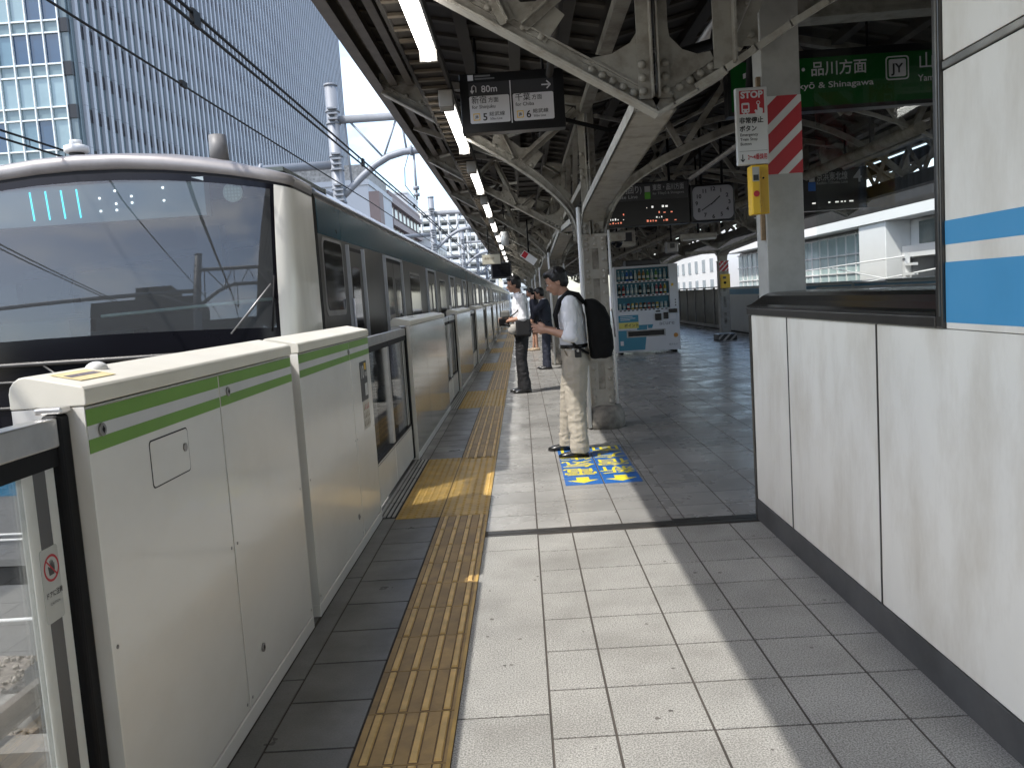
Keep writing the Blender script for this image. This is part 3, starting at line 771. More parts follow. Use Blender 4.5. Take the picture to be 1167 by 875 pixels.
# destination display and round lamp behind the windscreen
dp = MB().box(CX0 - 1.05, CX0 + .88, 5.80, 5.90, 2.135, 2.405); dp = dp.build('destination_display', mat('display_glass_blue_grey', (0.42, 0.49, 0.52), 0.25, var=0.04), train)
cy_ = MB(); wh_ = MB()
for i in range(4):
    xa = CX0 - .37 + .112 * i; cy_.bar((xa, 5.798, 2.375), (xa + .012, 5.798, 2.175), .009, .003, Y)
for i in range(5):
    for j in range(4):
        if (i * 7 + j * 3) % 5 < 3 and not (i == 3): wh_.box(CX0 + .12 + .115 * i, CX0 + .132 + .115 * i, 5.796, 5.799, 2.205 + .045 * j, 2.217 + .045 * j)
cy_.build('cyan_segments', emit('led_cyan', (0.05, 0.70, 0.90), 1.0), dp); wh_.build('white_segments', emit('led_white', (1, 1, 1), 1.6), dp)
rl = MB().cyl((CX0 + 1.07, 5.86, 2.285), -Y, .070, .03, 28); rl = rl.build('round_lamp', mat('lamp_glass_grey', (0.72, 0.74, 0.64), 0.2), train)
dl = MB()
for i in range(-2, 3):
    for j in range(-2, 3):
        if i * i + j * j < 6: dl.cyl((CX0 + 1.07 + .023 * i, 5.829, 2.285 + .023 * j), -Y, .008, .004, 8)
dl.build('lamp_dots', mat('lamp_dot_white', (0.85, 0.88, 0.78), 0.3), rl)
# roof aerials
a1 = MB().tube([(CX0 + .86, 6.25, 2.54), (CX0 + .86, 6.25, 2.575)], .105, 18); a1.tube([(CX0 + .86, 6.25, 2.575), (CX0 + .86, 6.25, 2.775)], [.072, .066], 18)
a1.build('roof_aerial', mat('aerial_grey', (0.17, 0.165, 0.16), 0.5), train)
a2 = MB().tube([(CX0 - .20, 6.2, 2.6), (CX0 - .20, 6.2, 2.705)], .055, 14); a2 = a2.build('roof_aerial', mat('aerial_dark', (0.07, 0.07, 0.07), 0.5), train)
a3 = MB().tube([(CX0 - .20, 6.2, 2.705), (CX0 - .20, 6.2, 2.715), (CX0 - .20, 6.2, 2.755), (CX0 - .20, 6.2, 2.765)], [.075, .088, .088, .06], 18); a3.tube([(CX0 - .20, 6.2, 2.765), (CX0 - .20, 6.2, 2.80)], .045, 10)
a3.build('aerial_disc', 'white_paint', a2)

SX = CX0 + HW
def plate_yz(b, y0, y1, z0, z1, d, rad=0.0):
    b.plate((SX, (y0 + y1) / 2, (z0 + z1) / 2), Y, Z, -(y1 - y0) / 2, -(z1 - z0) / 2, (y1 - y0) / 2, (z1 - z0) / 2, d, rad)
def car(y0, y1, doors, wins, cab=False):
    pr = [(-HW, -.1), (HW, -.1), (HW, 2.315)]
    pr += [(HW - .012, 2.345)]
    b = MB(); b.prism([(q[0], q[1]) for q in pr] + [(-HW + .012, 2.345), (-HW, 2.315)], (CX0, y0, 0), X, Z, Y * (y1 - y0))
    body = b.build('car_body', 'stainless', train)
    top = [(HW - .012, 2.345), (HW + .006, 2.352), (HW + .004, 2.366), (HW - .02, 2.40)]
    gt = MB()
    gt.prism([(HW - .014, 2.342), (HW + .014, 2.350), (HW + .014, 2.360), (HW - .06, 2.415), (HW - .165, 2.498), (HW - .18, 2.47)], (CX0, y0, 0), X, Z, Y * (y1 - y0))
    gt.build('gutter', 'train_gutter', body)
    rp = [(HW - .122, 2.444)] + [(d, zr(d) + .01) for d in (1.30, 1.15, .9, .5, 0, -.5, -.9, -1.15, -1.3)] + [(-HW + .05, 2.40), (-HW + .012, 2.345)]
    rp = [(HW - .122, 2.35)] + rp
    MB().prism(rp, (CX0, y0, 0), X, Z, Y * (y1 - y0)).build('roof', 'train_roof', body)
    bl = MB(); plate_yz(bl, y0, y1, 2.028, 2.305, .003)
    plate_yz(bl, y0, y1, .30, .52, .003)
    bl.build('blue_band', 'train_blue_side_shade', body)
    for dy in doors:
        rc = MB(); plate_yz(rc, dy - .70, dy + .70, -.02, 1.985, .0045)
        dm = MB(); plate_yz(dm, dy - .655, dy - .008, 0, 1.94, .009); plate_yz(dm, dy + .008, dy + .655, 0, 1.94, .009)
        dg_ = MB(); plate_yz(dg_, dy - .54, dy - .13, .80, 1.76, .0115, .05); plate_yz(dg_, dy + .13, dy + .54, .80, 1.76, .0115, .05)
        dp_ = MB(); dp_.box(SX, SX + .034, dy - .735, dy - .70, -.02, 1.985); dp_.box(SX, SX + .034, dy + .70, dy + .735, -.02, 1.985); dp_.box(SX, SX + .03, dy - .735, dy + .735, 1.986, 2.012)
        multi('door', [(rc, 'black'), (dm, 'stainless_door'), (dg_, 'win_dark'), (dp_, 'train_gutter')], body)
    for (wy0, wy1) in wins:
        f_ = MB(); plate_yz(f_, wy0 - .035, wy1 + .035, .795, 1.885, .005, .07)
        g_ = MB(); plate_yz(g_, wy0, wy1, .83, 1.85, .0085, .06); multi('window', [(f_, 'metal_dull'), (g_, 'win_dark')], body)
    un = MB(); un.box(CX0 - 1.2, CX0 + 1.2, y0 + 1.5, y1 - 1.5, -.75, -.1); un.build('underframe', 'black', body)
    wh = MB()
    for wy in (y0 + 2.0, y0 + 4.1, y1 - 4.1, y1 - 2.0):
        for s in (-.555, .555): wh.cyl((CX0 + s - .06, wy, -.69), X, .43, .12, 20)
    wh.build('wheels', 'metal_dull', body)
    return body
c1 = car(6.6, 25.55, [10.55, 15.1, 19.75, 24.0], [(12.2, 13.35), (16.75, 17.95), (21.3, 22.5)], True)
# cab side: filler between mask and body, side window and crew door
cw = MB(); plate_yz(cw, 6.70, 7.50, 1.355, 2.01, .004, .07)
cg = MB(); plate_yz(cg, 6.745, 7.455, 1.40, 1.985, .0075, .07); multi('cab_side_window', [(cw, 'metal_dull'), (cg, 'win_dark')], c1)
cd = MB(); plate_yz(cd, 7.70, 8.42, -.02, 1.985, .004)
q1 = MB(); plate_yz(q1, 7.73, 8.39, 0, 1.95, .008)
q2 = MB(); plate_yz(q2, 7.86, 8.24, 1.0, 1.80, .0105, .05)
q = MB(); q.box(SX, SX + .03, 7.665, 7.695, .2, 2.0); q.box(SX, SX + .034, 8.425, 8.46, -.02, 2.0); q.tube([(SX + .05, 7.62, .4), (SX + .05, 7.62, 1.5)], .014, 8); multi('crew_door', [(cd, 'black'), (q1, 'stainless_door'), (q2, 'win_dark'), (q, 'train_gutter')], c1)
c2 = car(26.05, 45.55, [29.0, 33.65, 38.3, 42.9], [(30.6, 32.05), (35.25, 36.7), (39.9, 41.3)])
gw = MB().box(CX0 - 1.2, CX0 + 1.2, 25.56, 26.04, .0, 2.3); gw.build('gangway', 'black', c1)
gw = MB().box(CX0 - 1.2, CX0 + 1.2, 45.56, 46.04, .0, 2.3); gw.build('gangway', 'black', c2)
for k in range(1, 5):
    cc = copy_tree(c2, train); cc.location = (0, 20.0 * k, 0)
train.location = train.location + Vector((-.055, .35, .05))
# ================================================================== stair enclosure wall on the right
WX = 1.378
wall = thing('stair_enclosure_wall', 'off white panelled stair wall with sky blue bands, dark window frame and sill', 'wall', (1.6, 2.0, 0))
core = MB(); core.box(WX + .012, 1.78, -4.0, 5.165, 0.0, 1.26); core.box(WX + .012, 1.62, -4.0, 2.80, 1.26, 3.52)
core.build('wall_core', 'steel_dark', wall)
for a, c in ((4.480, 5.162), (3.352, 4.470), (2.05, 3.342), (-1.5, 2.04), (-4.0, -1.51)):
    MB().box(WX, WX + .011, a, c, .132, 1.258).build('wall_panel', 'wall', wall, bevel=0.002)
for a, c in ((-1.5, 2.795), (-4.0, -1.51)):
    for z0, z1 in ((1.2605, 2.075), (2.108, 3.5)):
        MB().box(WX, WX + .011, a, c, z0, z1).build('wall_panel', 'wall', wall, bevel=0.002)
    MB().box(WX - .004, WX + .011, a, c, 2.079, 2.104).build('joint_strip', 'frame_edge', wall, bevel=0.003)
    MB().box(WX - .0012, WX + .001, a + .001, c - .001, 1.531, 1.607).build('blue_band', 'wall_blue', wall)
    MB().box(WX - .0012, WX + .001, a + .001, c - .001, 1.281, 1.475).build('blue_band', 'wall_blue', wall)
MB().box(WX - .006, WX + .011, -4.0, 5.166, 0, .129).build('baseboard', 'baseboard', wall, bevel=0.003)
for jy in (4.475, 3.347, 2.045): MB().box(WX - .003, WX + .0105, jy - .0048, jy + .0048, .131, 1.2585).build('panel_joint', 'frame_dark', wall)
tr = MB().box(WX - .008, 1.79, 5.1665, 5.2, 0.0, 1.258); tr.build('end_trim', 'frame_dark', wall, bevel=0.003)
wf = MB(); wf.box(WX - .012, WX + .05, 2.798, 2.842, 1.262, 3.52); wf.box(WX + .051, WX + .25, 2.801, 2.836, 1.262, 3.52)
wf.build('window_frame', 'frame_dark', wall, bevel=0.004)
MB().box(WX - .015, WX - .0125, 2.806, 2.816, 1.30, 3.52).build('frame_edge', 'frame_edge', wall)
sl_ = MB(); sl_.box(WX - .014, WX + .03, 2.845, 5.215, 1.2605, 1.300); sl_.build('sill_front', 'frame_dark', wall, bevel=0.004)
pr = [(1.366, 1.3005), (1.366, 1.312), (1.392, 1.322), (1.42, 1.345), (1.445, 1.368), (1.475, 1.383), (1.52, 1.387), (1.76, 1.388), (1.76, 1.3005)]
s2 = MB(); n = len(pr)
r1 = [Vector((a, 2.845, b_)) for a, b_ in pr]; r2 = [Vector((a, 5.215 - max(0, (b_ - 1.312)) * 1.2, b_)) for a, b_ in pr]
s2.loft([r1, r2], smooth=False); s2.build('sill_top', 'sill', wall)
hp = MB().box(1.76, 1.775, 2.845, 5.13, 1.389, 1.397); hp.build('glass_channel', 'frame_edge', wall)
gp = MB().box(1.763, 1.771, 2.86, 5.10, 1.397, 3.5); gp.build('window_glass', 'glass_window', wall)
tk = MB().box(1.55, 1.60, 3.72, 3.83, 1.3885, 1.391); tk.build('scuffed_label', 'white_paint', wall)

# post standing at the end of the sill
post = thing('canopy_post', 'pale square steel post with a red and white striped band above the sill', 'post', (1.617, 5.32, 0))
b = MB().box(1.503, 1.732, 5.216, 5.43, 0, 3.60); b.build('shaft', mat('pale_post_paint', (0.42, 0.415, 0.39), 0.42, var=0.06, vscale=4, dirt=0.3, dscale=9, dcol=(0.2, 0.18, 0.15)), post, bevel=0.006)
W_, H_ = 0.231, 0.455; zb = 2.085
MB().plate((1.502, 5.2155, zb), X, Z, 0, 0, W_, H_, 0.0015).build('white_band', 'white_paint', post)
def clip(poly, f):
    out = []
    for i in range(len(poly)):
        p_, q_ = poly[i], poly[(i + 1) % len(poly)]; a, b_ = f(p_), f(q_)
        if a >= 0: out.append(p_)
        if a * b_ < 0: t = a / (a - b_); out.append((p_[0] + (q_[0] - p_[0]) * t, p_[1] + (q_[1] - p_[1]) * t))
    return out
def stripes(o, u, w, W_, H_, pitch, red_w, off, slope=1.0, m='red', par=None, name='red_stripe', d=0.0012):
    sb = MB()
    k = -6
    while k < 14:
        z0 = off + k * pitch
        pl = [(0, z0), (W_, z0 + W_ * slope), (W_, z0 + W_ * slope + red_w), (0, z0 + red_w)]
        pl = clip(pl, lambda p_: p_[1]); 
        if pl: pl = clip(pl, lambda p_: H_ - p_[1])
        if len(pl) >= 3: sb.prism(pl, o, u, w, Vector(u).cross(Vector(w)) * d)
        k += 1
    return sb.build(name, m, par)
stripes((1.502, 5.2138, zb), X, Z, W_, H_, 0.168, 0.112, -0.075, 0.92, par=post)
MB().plate((1.5025, 5.43, zb), -Y, Z, 0, 0, .213, H_, 0.0015).build('white_band', 'white_paint', post)
stripes((1.5012, 5.43, zb), -Y, Z, .213, H_, 0.168, 0.112, 0.01, 0.92, par=post)
cn_ = MB().box(1.478, 1.5005, 5.225, 5.255, 1.70, 2.66); cn_.build('conduit_strip', mat('rusty_strip', (0.25, 0.17, 0.095), 0.7, var=0.5, vscale=12), post)

# emergency stop sign and button box fixed to the post
ss = thing('emergency_stop_sign', 'white emergency stop sign with a red STOP panel fixed to the pale post', 'sign', (1.395, 5.05, 2.35))
o_ = Vector((1.31, 5.06, 2.135)); k_ = 1.02
MB().box(1.308, 1.489, 5.061, 5.10, 2.131, 2.566).build('sign_box', mat('sign_box_white', (0.66, 0.66, 0.65), 0.35, var=0.03), ss, bevel=0.004)
MB().plate((1.31, 5.0608, 2.133), X, Z, .018, .285, .160, .415, 0.0012).build('red_panel', 'red', ss)
w_ = MB().text('STOP', 0.052, (1.399, 5.0596, 2.507), X, Z, 'CENTER', 0.0022, width=0.128, lift=0.0006)
# little train pictogram and pointing hand
tx, tz = 1.362, 2.432
w_.plate((tx, 5.0596, tz), X, Z, -.023, -.008, .023, .048, 0.0008, 0.008)
w_.prism([(-.02, -.022), (-.012, -.022), (-.004, -.010), (-.012, -.010)], (tx, 5.0596, tz), X, Z, -Y * .0008); w_.prism([(.02, -.022), (.012, -.022), (.004, -.010), (.012, -.010)], (tx, 5.0596, tz), X, Z, -Y * .0008)
hx, hz = 1.437, 2.43
w_.prism([(-.013, -.022), (.018, -.022), (.024, -.004), (.024, .014), (.004, .020), (.004, .040), (-.006, .040), (-.006, .004), (-.018, .010), (-.024, .004)], (hx, 5.0596, hz), X, Z, -Y * .0008)
w_.disc((hx - .001, 5.0590, hz + .047), X, Z, .011, 18, .007)
w_.build('lettering', 'sign_white', ss)
r_ = MB().plate((tx, 5.0586, tz), X, Z, -.015, .014, .015, .036, 0.0006, 0.003); r_.disc((tx - .012, 5.0586, tz + .003), X, Z, .004, 10); r_.disc((tx + .012, 5.0586, tz + .003), X, Z, .004, 10)
r_.text('2～4番線用', 0.036, (1.365, 5.0596, 2.160), X, Z, 'LEFT', 0.0006, width=0.112, lift=0.0006)
r_.build('red_lettering', 'red', ss)
k_ = MB(); k_.text('非常停止', 0.036, (1.324, 5.0596, 2.368), X, Z, 'LEFT', 0.001, width=0.138, lift=0.0006); k_.text('ボタン', 0.036, (1.324, 5.0596, 2.322), X, Z, 'LEFT', 0.001, width=0.098, lift=0.0006)
for i, s in enumerate(('Emergency', 'Train Stop', 'Button')): k_.text(s, 0.0235, (1.325, 5.0596, 2.293 - .026 * i), X, Z, 'LEFT', 0.0002, lift=0.0006)
k_.bar((1.336, 5.0588, 2.190), (1.336, 5.0588, 2.152), .005, .0008, Y); k_.prism([(0, -.012), (.013, .004), (.010, .008), (0, -.003), (-.010, .008), (-.013, .004)], (1.336, 5.0592, 2.157), X, Z, -Y * .0008)
k_.box(1.318, 1.48, 5.0588, 5.0595, 2.207, 2.2085)
k_.build('black_lettering', 'sign_black', ss)
eb = thing('emergency_button_box', 'yellow emergency button box with a red button below the STOP sign', 'button box', (1.43, 5.1, 1.97))
MB().box(1.408, 1.482, 5.06, 5.11, 1.845, 2.127).build('back_plate', 'yellow', eb, bevel=0.004)
MB().box(1.362, 1.412, 4.985, 5.08, 1.838, 2.118).build('cover', 'yellow', eb, bevel=0.008)
for zz in (1.90, 2.06): MB().box(1.405, 1.425, 4.99, 5.055, zz - .018, zz + .018).build('hinge', mat('hinge_amber', (0.60, 0.33, 0.02), 0.4), eb, bevel=0.003)
MB().cyl((1.387, 4.9845, 1.955), -Y, .017, .008, 20).build('button', 'red', eb, bevel=0.002)
MB().plate((1.387, 4.9845, 2.065), X, Z, -.019, -.04, .019, .04, .001).build('label_plate', mat('label_grey', (0.45, 0.45, 0.42), 0.5), eb)
MB().plate((1.387, 4.9832, 2.05), X, Z, -.015, -.02, .015, .012, .001).build('label_plate', 'sign_black', eb)
MB().cyl((1.45, 5.0595, 2.05), -Y, .006, .003, 12).build('keyhole', 'black', eb)
# ================================================================== canopy: roof, trusses, columns
def rail_poly(b, pts, w, h):
    for p_, q_ in zip(pts, pts[1:]):
        d = (Vector(q_) - Vector(p_)).normalized() * .004
        b.bar(Vector(p_) - d, Vector(q_) + d, w, h)
ROOF_Y0, ROOF_Y1 = -9.0, 96.0
can = thing('station_canopy', 'long dark steel platform canopy overhead with sooty roof sheets and purlins', 'canopy', (3.0, 40, 3.6))
prof = [(-1.36, 3.93), (.79, 3.53), (3.0, 4.02), (5.2, 3.53), (7.3, 3.93)]
rs = MB(); rs.prism([(a, z) for a, z in prof] + [(a, z + .05) for a, z in reversed(prof)], (0, ROOF_Y0, 0), X, Z, Y * (ROOF_Y1 - ROOF_Y0))
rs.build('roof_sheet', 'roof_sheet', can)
def roof_z(x):
    for (a, z), (c, w) in zip(prof, prof[1:]):
        if a <= x <= c: return z + (w - z) * (x - a) / (c - a)
    return 3.9
pu = MB(); L_ = ROOF_Y1 - ROOF_Y0
for x in (-.78, -.36, .06, .45, 1.15, 1.6, 2.1, 2.6, 3.4, 3.9, 4.4, 4.9, 5.6, 6.1, 6.6):
    z = roof_z(x); pu.box(x - .03, x + .03, ROOF_Y0, ROOF_Y1, z - .09, z - .004); pu.box(x - .03, x + .07, ROOF_Y0, ROOF_Y1, z - .10, z - .0905)
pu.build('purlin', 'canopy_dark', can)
bt = MB()
y = ROOF_Y0 + .3
while y < 45:
    for (a, z), (c, w) in zip(prof[:1] + prof[1:2] + prof[2:3], prof[1:4]):
        bt.bar((a + .05, y, z - .018), (c - .05, y, w - .018), .07, .026)
    y += .42
bt.build('batten', mat('roof_batten', (0.05, 0.043, 0.035), 0.7, var=0.3), can)
fa = MB()
for ex, s in ((-1.34, 1), (7.28, -1)):
    fa.box(ex - .008, ex + .008, ROOF_Y0, ROOF_Y1, 3.722, 3.915); fa.box(ex - .05 , ex + .05, ROOF_Y0, ROOF_Y1, 3.705, 3.7215); fa.box(ex - .045, ex + .045, ROOF_Y0, ROOF_Y1, 3.9155, 3.93)
    fa.box(ex + s * .16 - .006, ex + s * .16 + .006, ROOF_Y0, ROOF_Y1, 3.75, 3.89); fa.box(ex + s * .16 - .04, ex + s * .16 + .04, ROOF_Y0, ROOF_Y1, 3.738, 3.7495)
    fa.box(ex + s * .33 - .006, ex + s * .33 + .006, ROOF_Y0, ROOF_Y1, 3.74, 3.86); fa.box(ex + s * .33 - .035, ex + s * .33 + .035, ROOF_Y0, ROOF_Y1, 3.728, 3.7395)
fa.build('eave_beam', mat('eave_beam_paint', (0.13, 0.112, 0.09), 0.55, var=0.2, dirt=0.5, dscale=4, dcol=(0.05, 0.04, 0.03)), can)

def arch(pts, n=4):
    """Catmull-Rom through x,z points"""
    out = []; P_ = [Vector((a, 0, z)) for a, z in pts]
    for i in range(len(P_) - 1):
        p0, p1, p2, p3 = P_[max(0, i - 1)], P_[i], P_[i + 1], P_[min(len(P_) - 1, i + 2)]
        for k in range(n):
            t = k / n
            out.append(0.5 * ((2 * p1) + (p2 - p0) * t + (2 * p0 - 5 * p1 + 4 * p2 - p3) * t * t + (3 * p1 - p0 - 3 * p2 + p3) * t ** 3))
    return out + [P_[-1]]
GT = 0.014
def gusset(b, pts, y, t=GT): b.prism(pts, (0, y - t / 2, 0), X, Z, Y * t)
def rivs(b, pts, y, r=0.023):
    for a, z in pts: b.rivet((a, y, z), -Y, r)
def line_pts(p_, q_, n): return [(p_[0] + (q_[0] - p_[0]) * i / (n - 1), p_[1] + (q_[1] - p_[1]) * i / (n - 1)) for i in range(n)]
def half(ch, fl, gu, rv, mirror, node, y):
    """left half truss from the eave to the column line; mirror flips about x=3"""
    m = (lambda x: 6.0 - x) if mirror else (lambda x: x)
    if node: pts = [(.80, 2.44), (-1.30, 3.715)]
    else: pts = [(.655, 2.02), (.635, 2.2), (.55, 2.40), (.34, 2.63), (.05, 2.865), (-.41, 3.175), (-1.30, 3.715)]
    A = [Vector((m(v.x), y, v.z)) for v in (arch(pts) if not node else [Vector((a, 0, z)) for a, z in pts])]
    B_ = [Vector((v.x, y, v.z - .052)) for v in A]
    rail_poly(ch, A, .016, .10); rail_poly(fl, B_, .125, .014)
    rail_poly(ch, [Vector((v.x, y, v.z + .046)) for v in A], .07, .010)
    T0, T1 = Vector((m(-1.34), y, 3.84)), Vector((m(.79), y, 3.45))
    rail_poly(ch, [T0, T1], .10, .075)
    # verticals and diagonals
    for p_, q_ in (((.10, 2.90), (.70, 3.36)), ((.02, 2.92), (-.26, 3.58)), ((-.62, 3.33), (-.30, 3.60)), ((-.66, 3.33), (-.95, 3.72))):
        rail_poly(ch, [Vector((m(p_[0]), y - .03, p_[1])), Vector((m(q_[0]), y - .03, q_[1]))], .010, .085)
        rail_poly(ch, [Vector((m(p_[0]), y - .055, p_[1])), Vector((m(q_[0]), y - .055, q_[1]))], .05, .010)
    G = []
    G.append([(-.20, 3.06), (.22, 2.80), (.33, 2.94), (.24, 3.02), (.10, 3.02), (-.02, 3.12), (-.08, 3.26), (-.17, 3.24)])
    G.append([(-1.33, 3.72), (-1.33, 3.875), (-.76, 3.775), (-.80, 3.70), (-.86, 3.52)])
    G.append([(.62, 3.22), (.66, 3.40), (.40, 3.48), (.34, 3.36)] if node else [(.50, 3.26), (.66, 3.40), (.40, 3.48), (.34, 3.36)])
    for g_ in G:
        gp_ = [(m(a), z) for a, z in g_]
        gusset(gu, gp_ if not mirror else list(reversed(gp_)), y - .012)
    yf = y - .020
    R_ = line_pts((-.17, 3.06), (.20, 2.835), 5) + [(-.12, 3.15), (-.10, 3.23), (.16, 2.98), (.24, 3.0)] + line_pts((-1.24, 3.80), (-.86, 3.735), 5) + line_pts((-1.20, 3.70), (-.92, 3.56), 3)
    rivs(rv, [(m(a), z) for a, z in R_], yf)
    if node:
        gp_ = [(.44, 2.665), (.72, 2.49), (.72, 2.95), (.70, 2.82), (.62, 2.74), (.52, 2.70)]
        gp_ = [(.40, 2.70), (.76, 2.47), (.76, 2.98), (.735, 2.86), (.67, 2.77), (.57, 2.72)]
        gp_ = [(m(a), z) for a, z in gp_]; gusset(gu, gp_, y - .012)
        gp_ = [(.45, 3.30), (.60, 3.24), (.68, 3.14), (.72, 3.02), (.76, 3.02), (.76, 3.42), (.42, 3.46)]
        gp_ = [(m(a), z) for a, z in gp_]; gusset(gu, gp_, y - .012)
        rivs(rv, [(m(a), z) for a, z in line_pts((.46, 2.645), (.68, 2.51), 5)], yf)
def truss(y, node, rnode, label, group='roof trusses under the canopy'):
    t = thing('roof_truss', label, 'roof truss', (3.0, y, 3.0), group)
    ch, fl, gu, rv = MB(), MB(), MB(), MB()
    half(ch, fl, gu, rv, False, node, y); half(ch, fl, gu, rv, True, rnode, y)
    # middle arch
    lp = [(.80, 2.44), (1.17, 2.625), (1.73, 2.94), (2.4, 3.20), (3.0, 3.28)] if node else [(.93, 2.04), (.96, 2.22), (1.10, 2.47), (1.35, 2.67), (1.73, 2.86), (2.4, 3.10), (3.0, 3.2)]
    rp = [(.80, 2.44), (1.17, 2.625), (1.73, 2.94), (2.4, 3.20), (3.0, 3.28)] if rnode else [(.93, 2.04), (.96, 2.22), (1.10, 2.47), (1.35, 2.67), (1.73, 2.86), (2.4, 3.10), (3.0, 3.2)]
    rp = [(6 - a, z) for a, z in rp]
    for pts, nd in ((lp, node), (rp, rnode)):
        A = [Vector((v.x, y, v.z)) for v in arch(pts, 3)]
        if nd:
            i = 3
            rail_poly(ch, A[:i + 1], .016, .10); rail_poly(fl, [v - Vector((0, 0, .052)) for v in A[:i + 1]], .12, .014)
            rail_poly(fl, [v - Vector((0, .03, .03)) for v in A[i - 1:]], .035, .035)
        else:
            rail_poly(ch, A, .016, .085); rail_poly(fl, [v - Vector((0, 0, .045)) for v in A], .11, .014)
    rail_poly(ch, [Vector((.79, y, 3.45)), Vector((3.0, y, 3.93)), Vector((5.2, y, 3.45))], .10, .075)
    for s in (1, -1):
        f_ = lambda a: a if s == 1 else 6 - a
        for p_, q_ in (((1.25, 2.72), (1.70, 3.62)), ((1.78, 2.94), (1.45, 3.55)), ((1.85, 2.96), (2.45, 3.78)), ((2.45, 3.14), (2.2, 3.72)), ((2.5, 3.15), (3.0, 3.9))):
            rail_poly(ch, [Vector((f_(p_[0]), y + .02, p_[1])), Vector((f_(q_[0]), y + .02, q_[1]))], .06, .06)
    for (nd, s) in ((node, 1), (rnode, -1)):
        f_ = lambda a: a if s == 1 else 6 - a
        # double angle post over the column line
        for dx in (-.048, .048):
            xa = f_(.79) + dx
            z0 = 2.47 if nd else 2.05
            ch.box(xa - .036, xa + .036, y - .034, y - .022, z0, 3.47); ch.box(xa + (.028 if dx < 0 else -.036), xa + (.036 if dx < 0 else -.028), y - .10, y - .0345, z0, 3.47)
            rivs(rv, [(xa - (.012 if dx < 0 else -.012), z) for z in (z0 + .04, z0 + .11, z0 + .18, z0 + .62, z0 + .69, z0 + .86)], y - .034, .024)
        if nd:
            xa = f_(1.165); ch.box(xa - .052, xa + .052, y - .045, y - .030, 2.60, 3.46); ch.box(xa + s * .052 - .006, xa + s * .052 + .006, y - .11, y - .046, 2.62, 3.46)
            rivs(rv, [(f_(a), z) for a, z in line_pts((.87, 2.49), (1.10, 2.62), 5)], y - .022)
            gp_ = [(.84, 2.50), (1.12, 2.655), (1.10, 2.70), (1.03, 2.69), (.95, 2.72), (.885, 2.79), (.865, 2.92), (.84, 2.95)]
            gp_ = [(f_(a), z) for a, z in gp_]; gusset(gu, gp_, y - .010)
            gp_ = [(.84, 3.05), (.865, 3.10), (.90, 3.2), (.97, 3.27), (1.05, 3.24), (1.10, 3.14), (1.12, 3.05), (1.12, 3.44), (.84, 3.44)]
            gp_ = [(f_(a), z) for a, z in gp_]; gusset(gu, gp_, y - .010)
            xa = f_(1.36); gu.box(xa - .09, xa + .09, y + .30, y + .314, 2.80, 3.55)
            rivs(rv, [(xa - .045, z) for z in (2.86, 2.95, 3.04, 3.13, 3.22)] + [(xa + .045, z) for z in (2.86, 2.95, 3.04, 3.13, 3.22)], y + .30, .025)
    ch.build('chord', 'canopy_paint', t); fl.build('flange', 'canopy_light', t); gu.build_each('gusset_plate', 'canopy_paint', t); rv.build('rivets', 'canopy_paint', t)
    return t
T1 = truss(4.76, True, True, 'nearest riveted roof truss meeting at a bolted node left of the pale post')
T2 = truss(9.20, False, True, 'riveted roof truss arching from the column behind the man with the backpack')
tn = {13.64: 'third riveted roof truss, spanning just behind the departure board', 18.08: 'fourth riveted roof truss, above the dark suited person on the phone', 22.52: 'fifth riveted roof truss, over the far right column'}
for i in range(2, 17):
    y = 4.76 + 4.44 * i
    src = T1 if i % 2 == 0 else T2
    c = copy_tree(src); c.location = (3.0, y, 3.0)
    if i < 5: c['label'] = list(tn.values())[i - 2]
    else: c['label'] = 'distant riveted roof truss receding under the dark canopy'; c['group'] = 'distant roof trusses'
c = copy_tree(T1); c.location = (3.0, .32, 3.0); c['label'] = 'riveted roof truss above the camera, only its eave end showing'

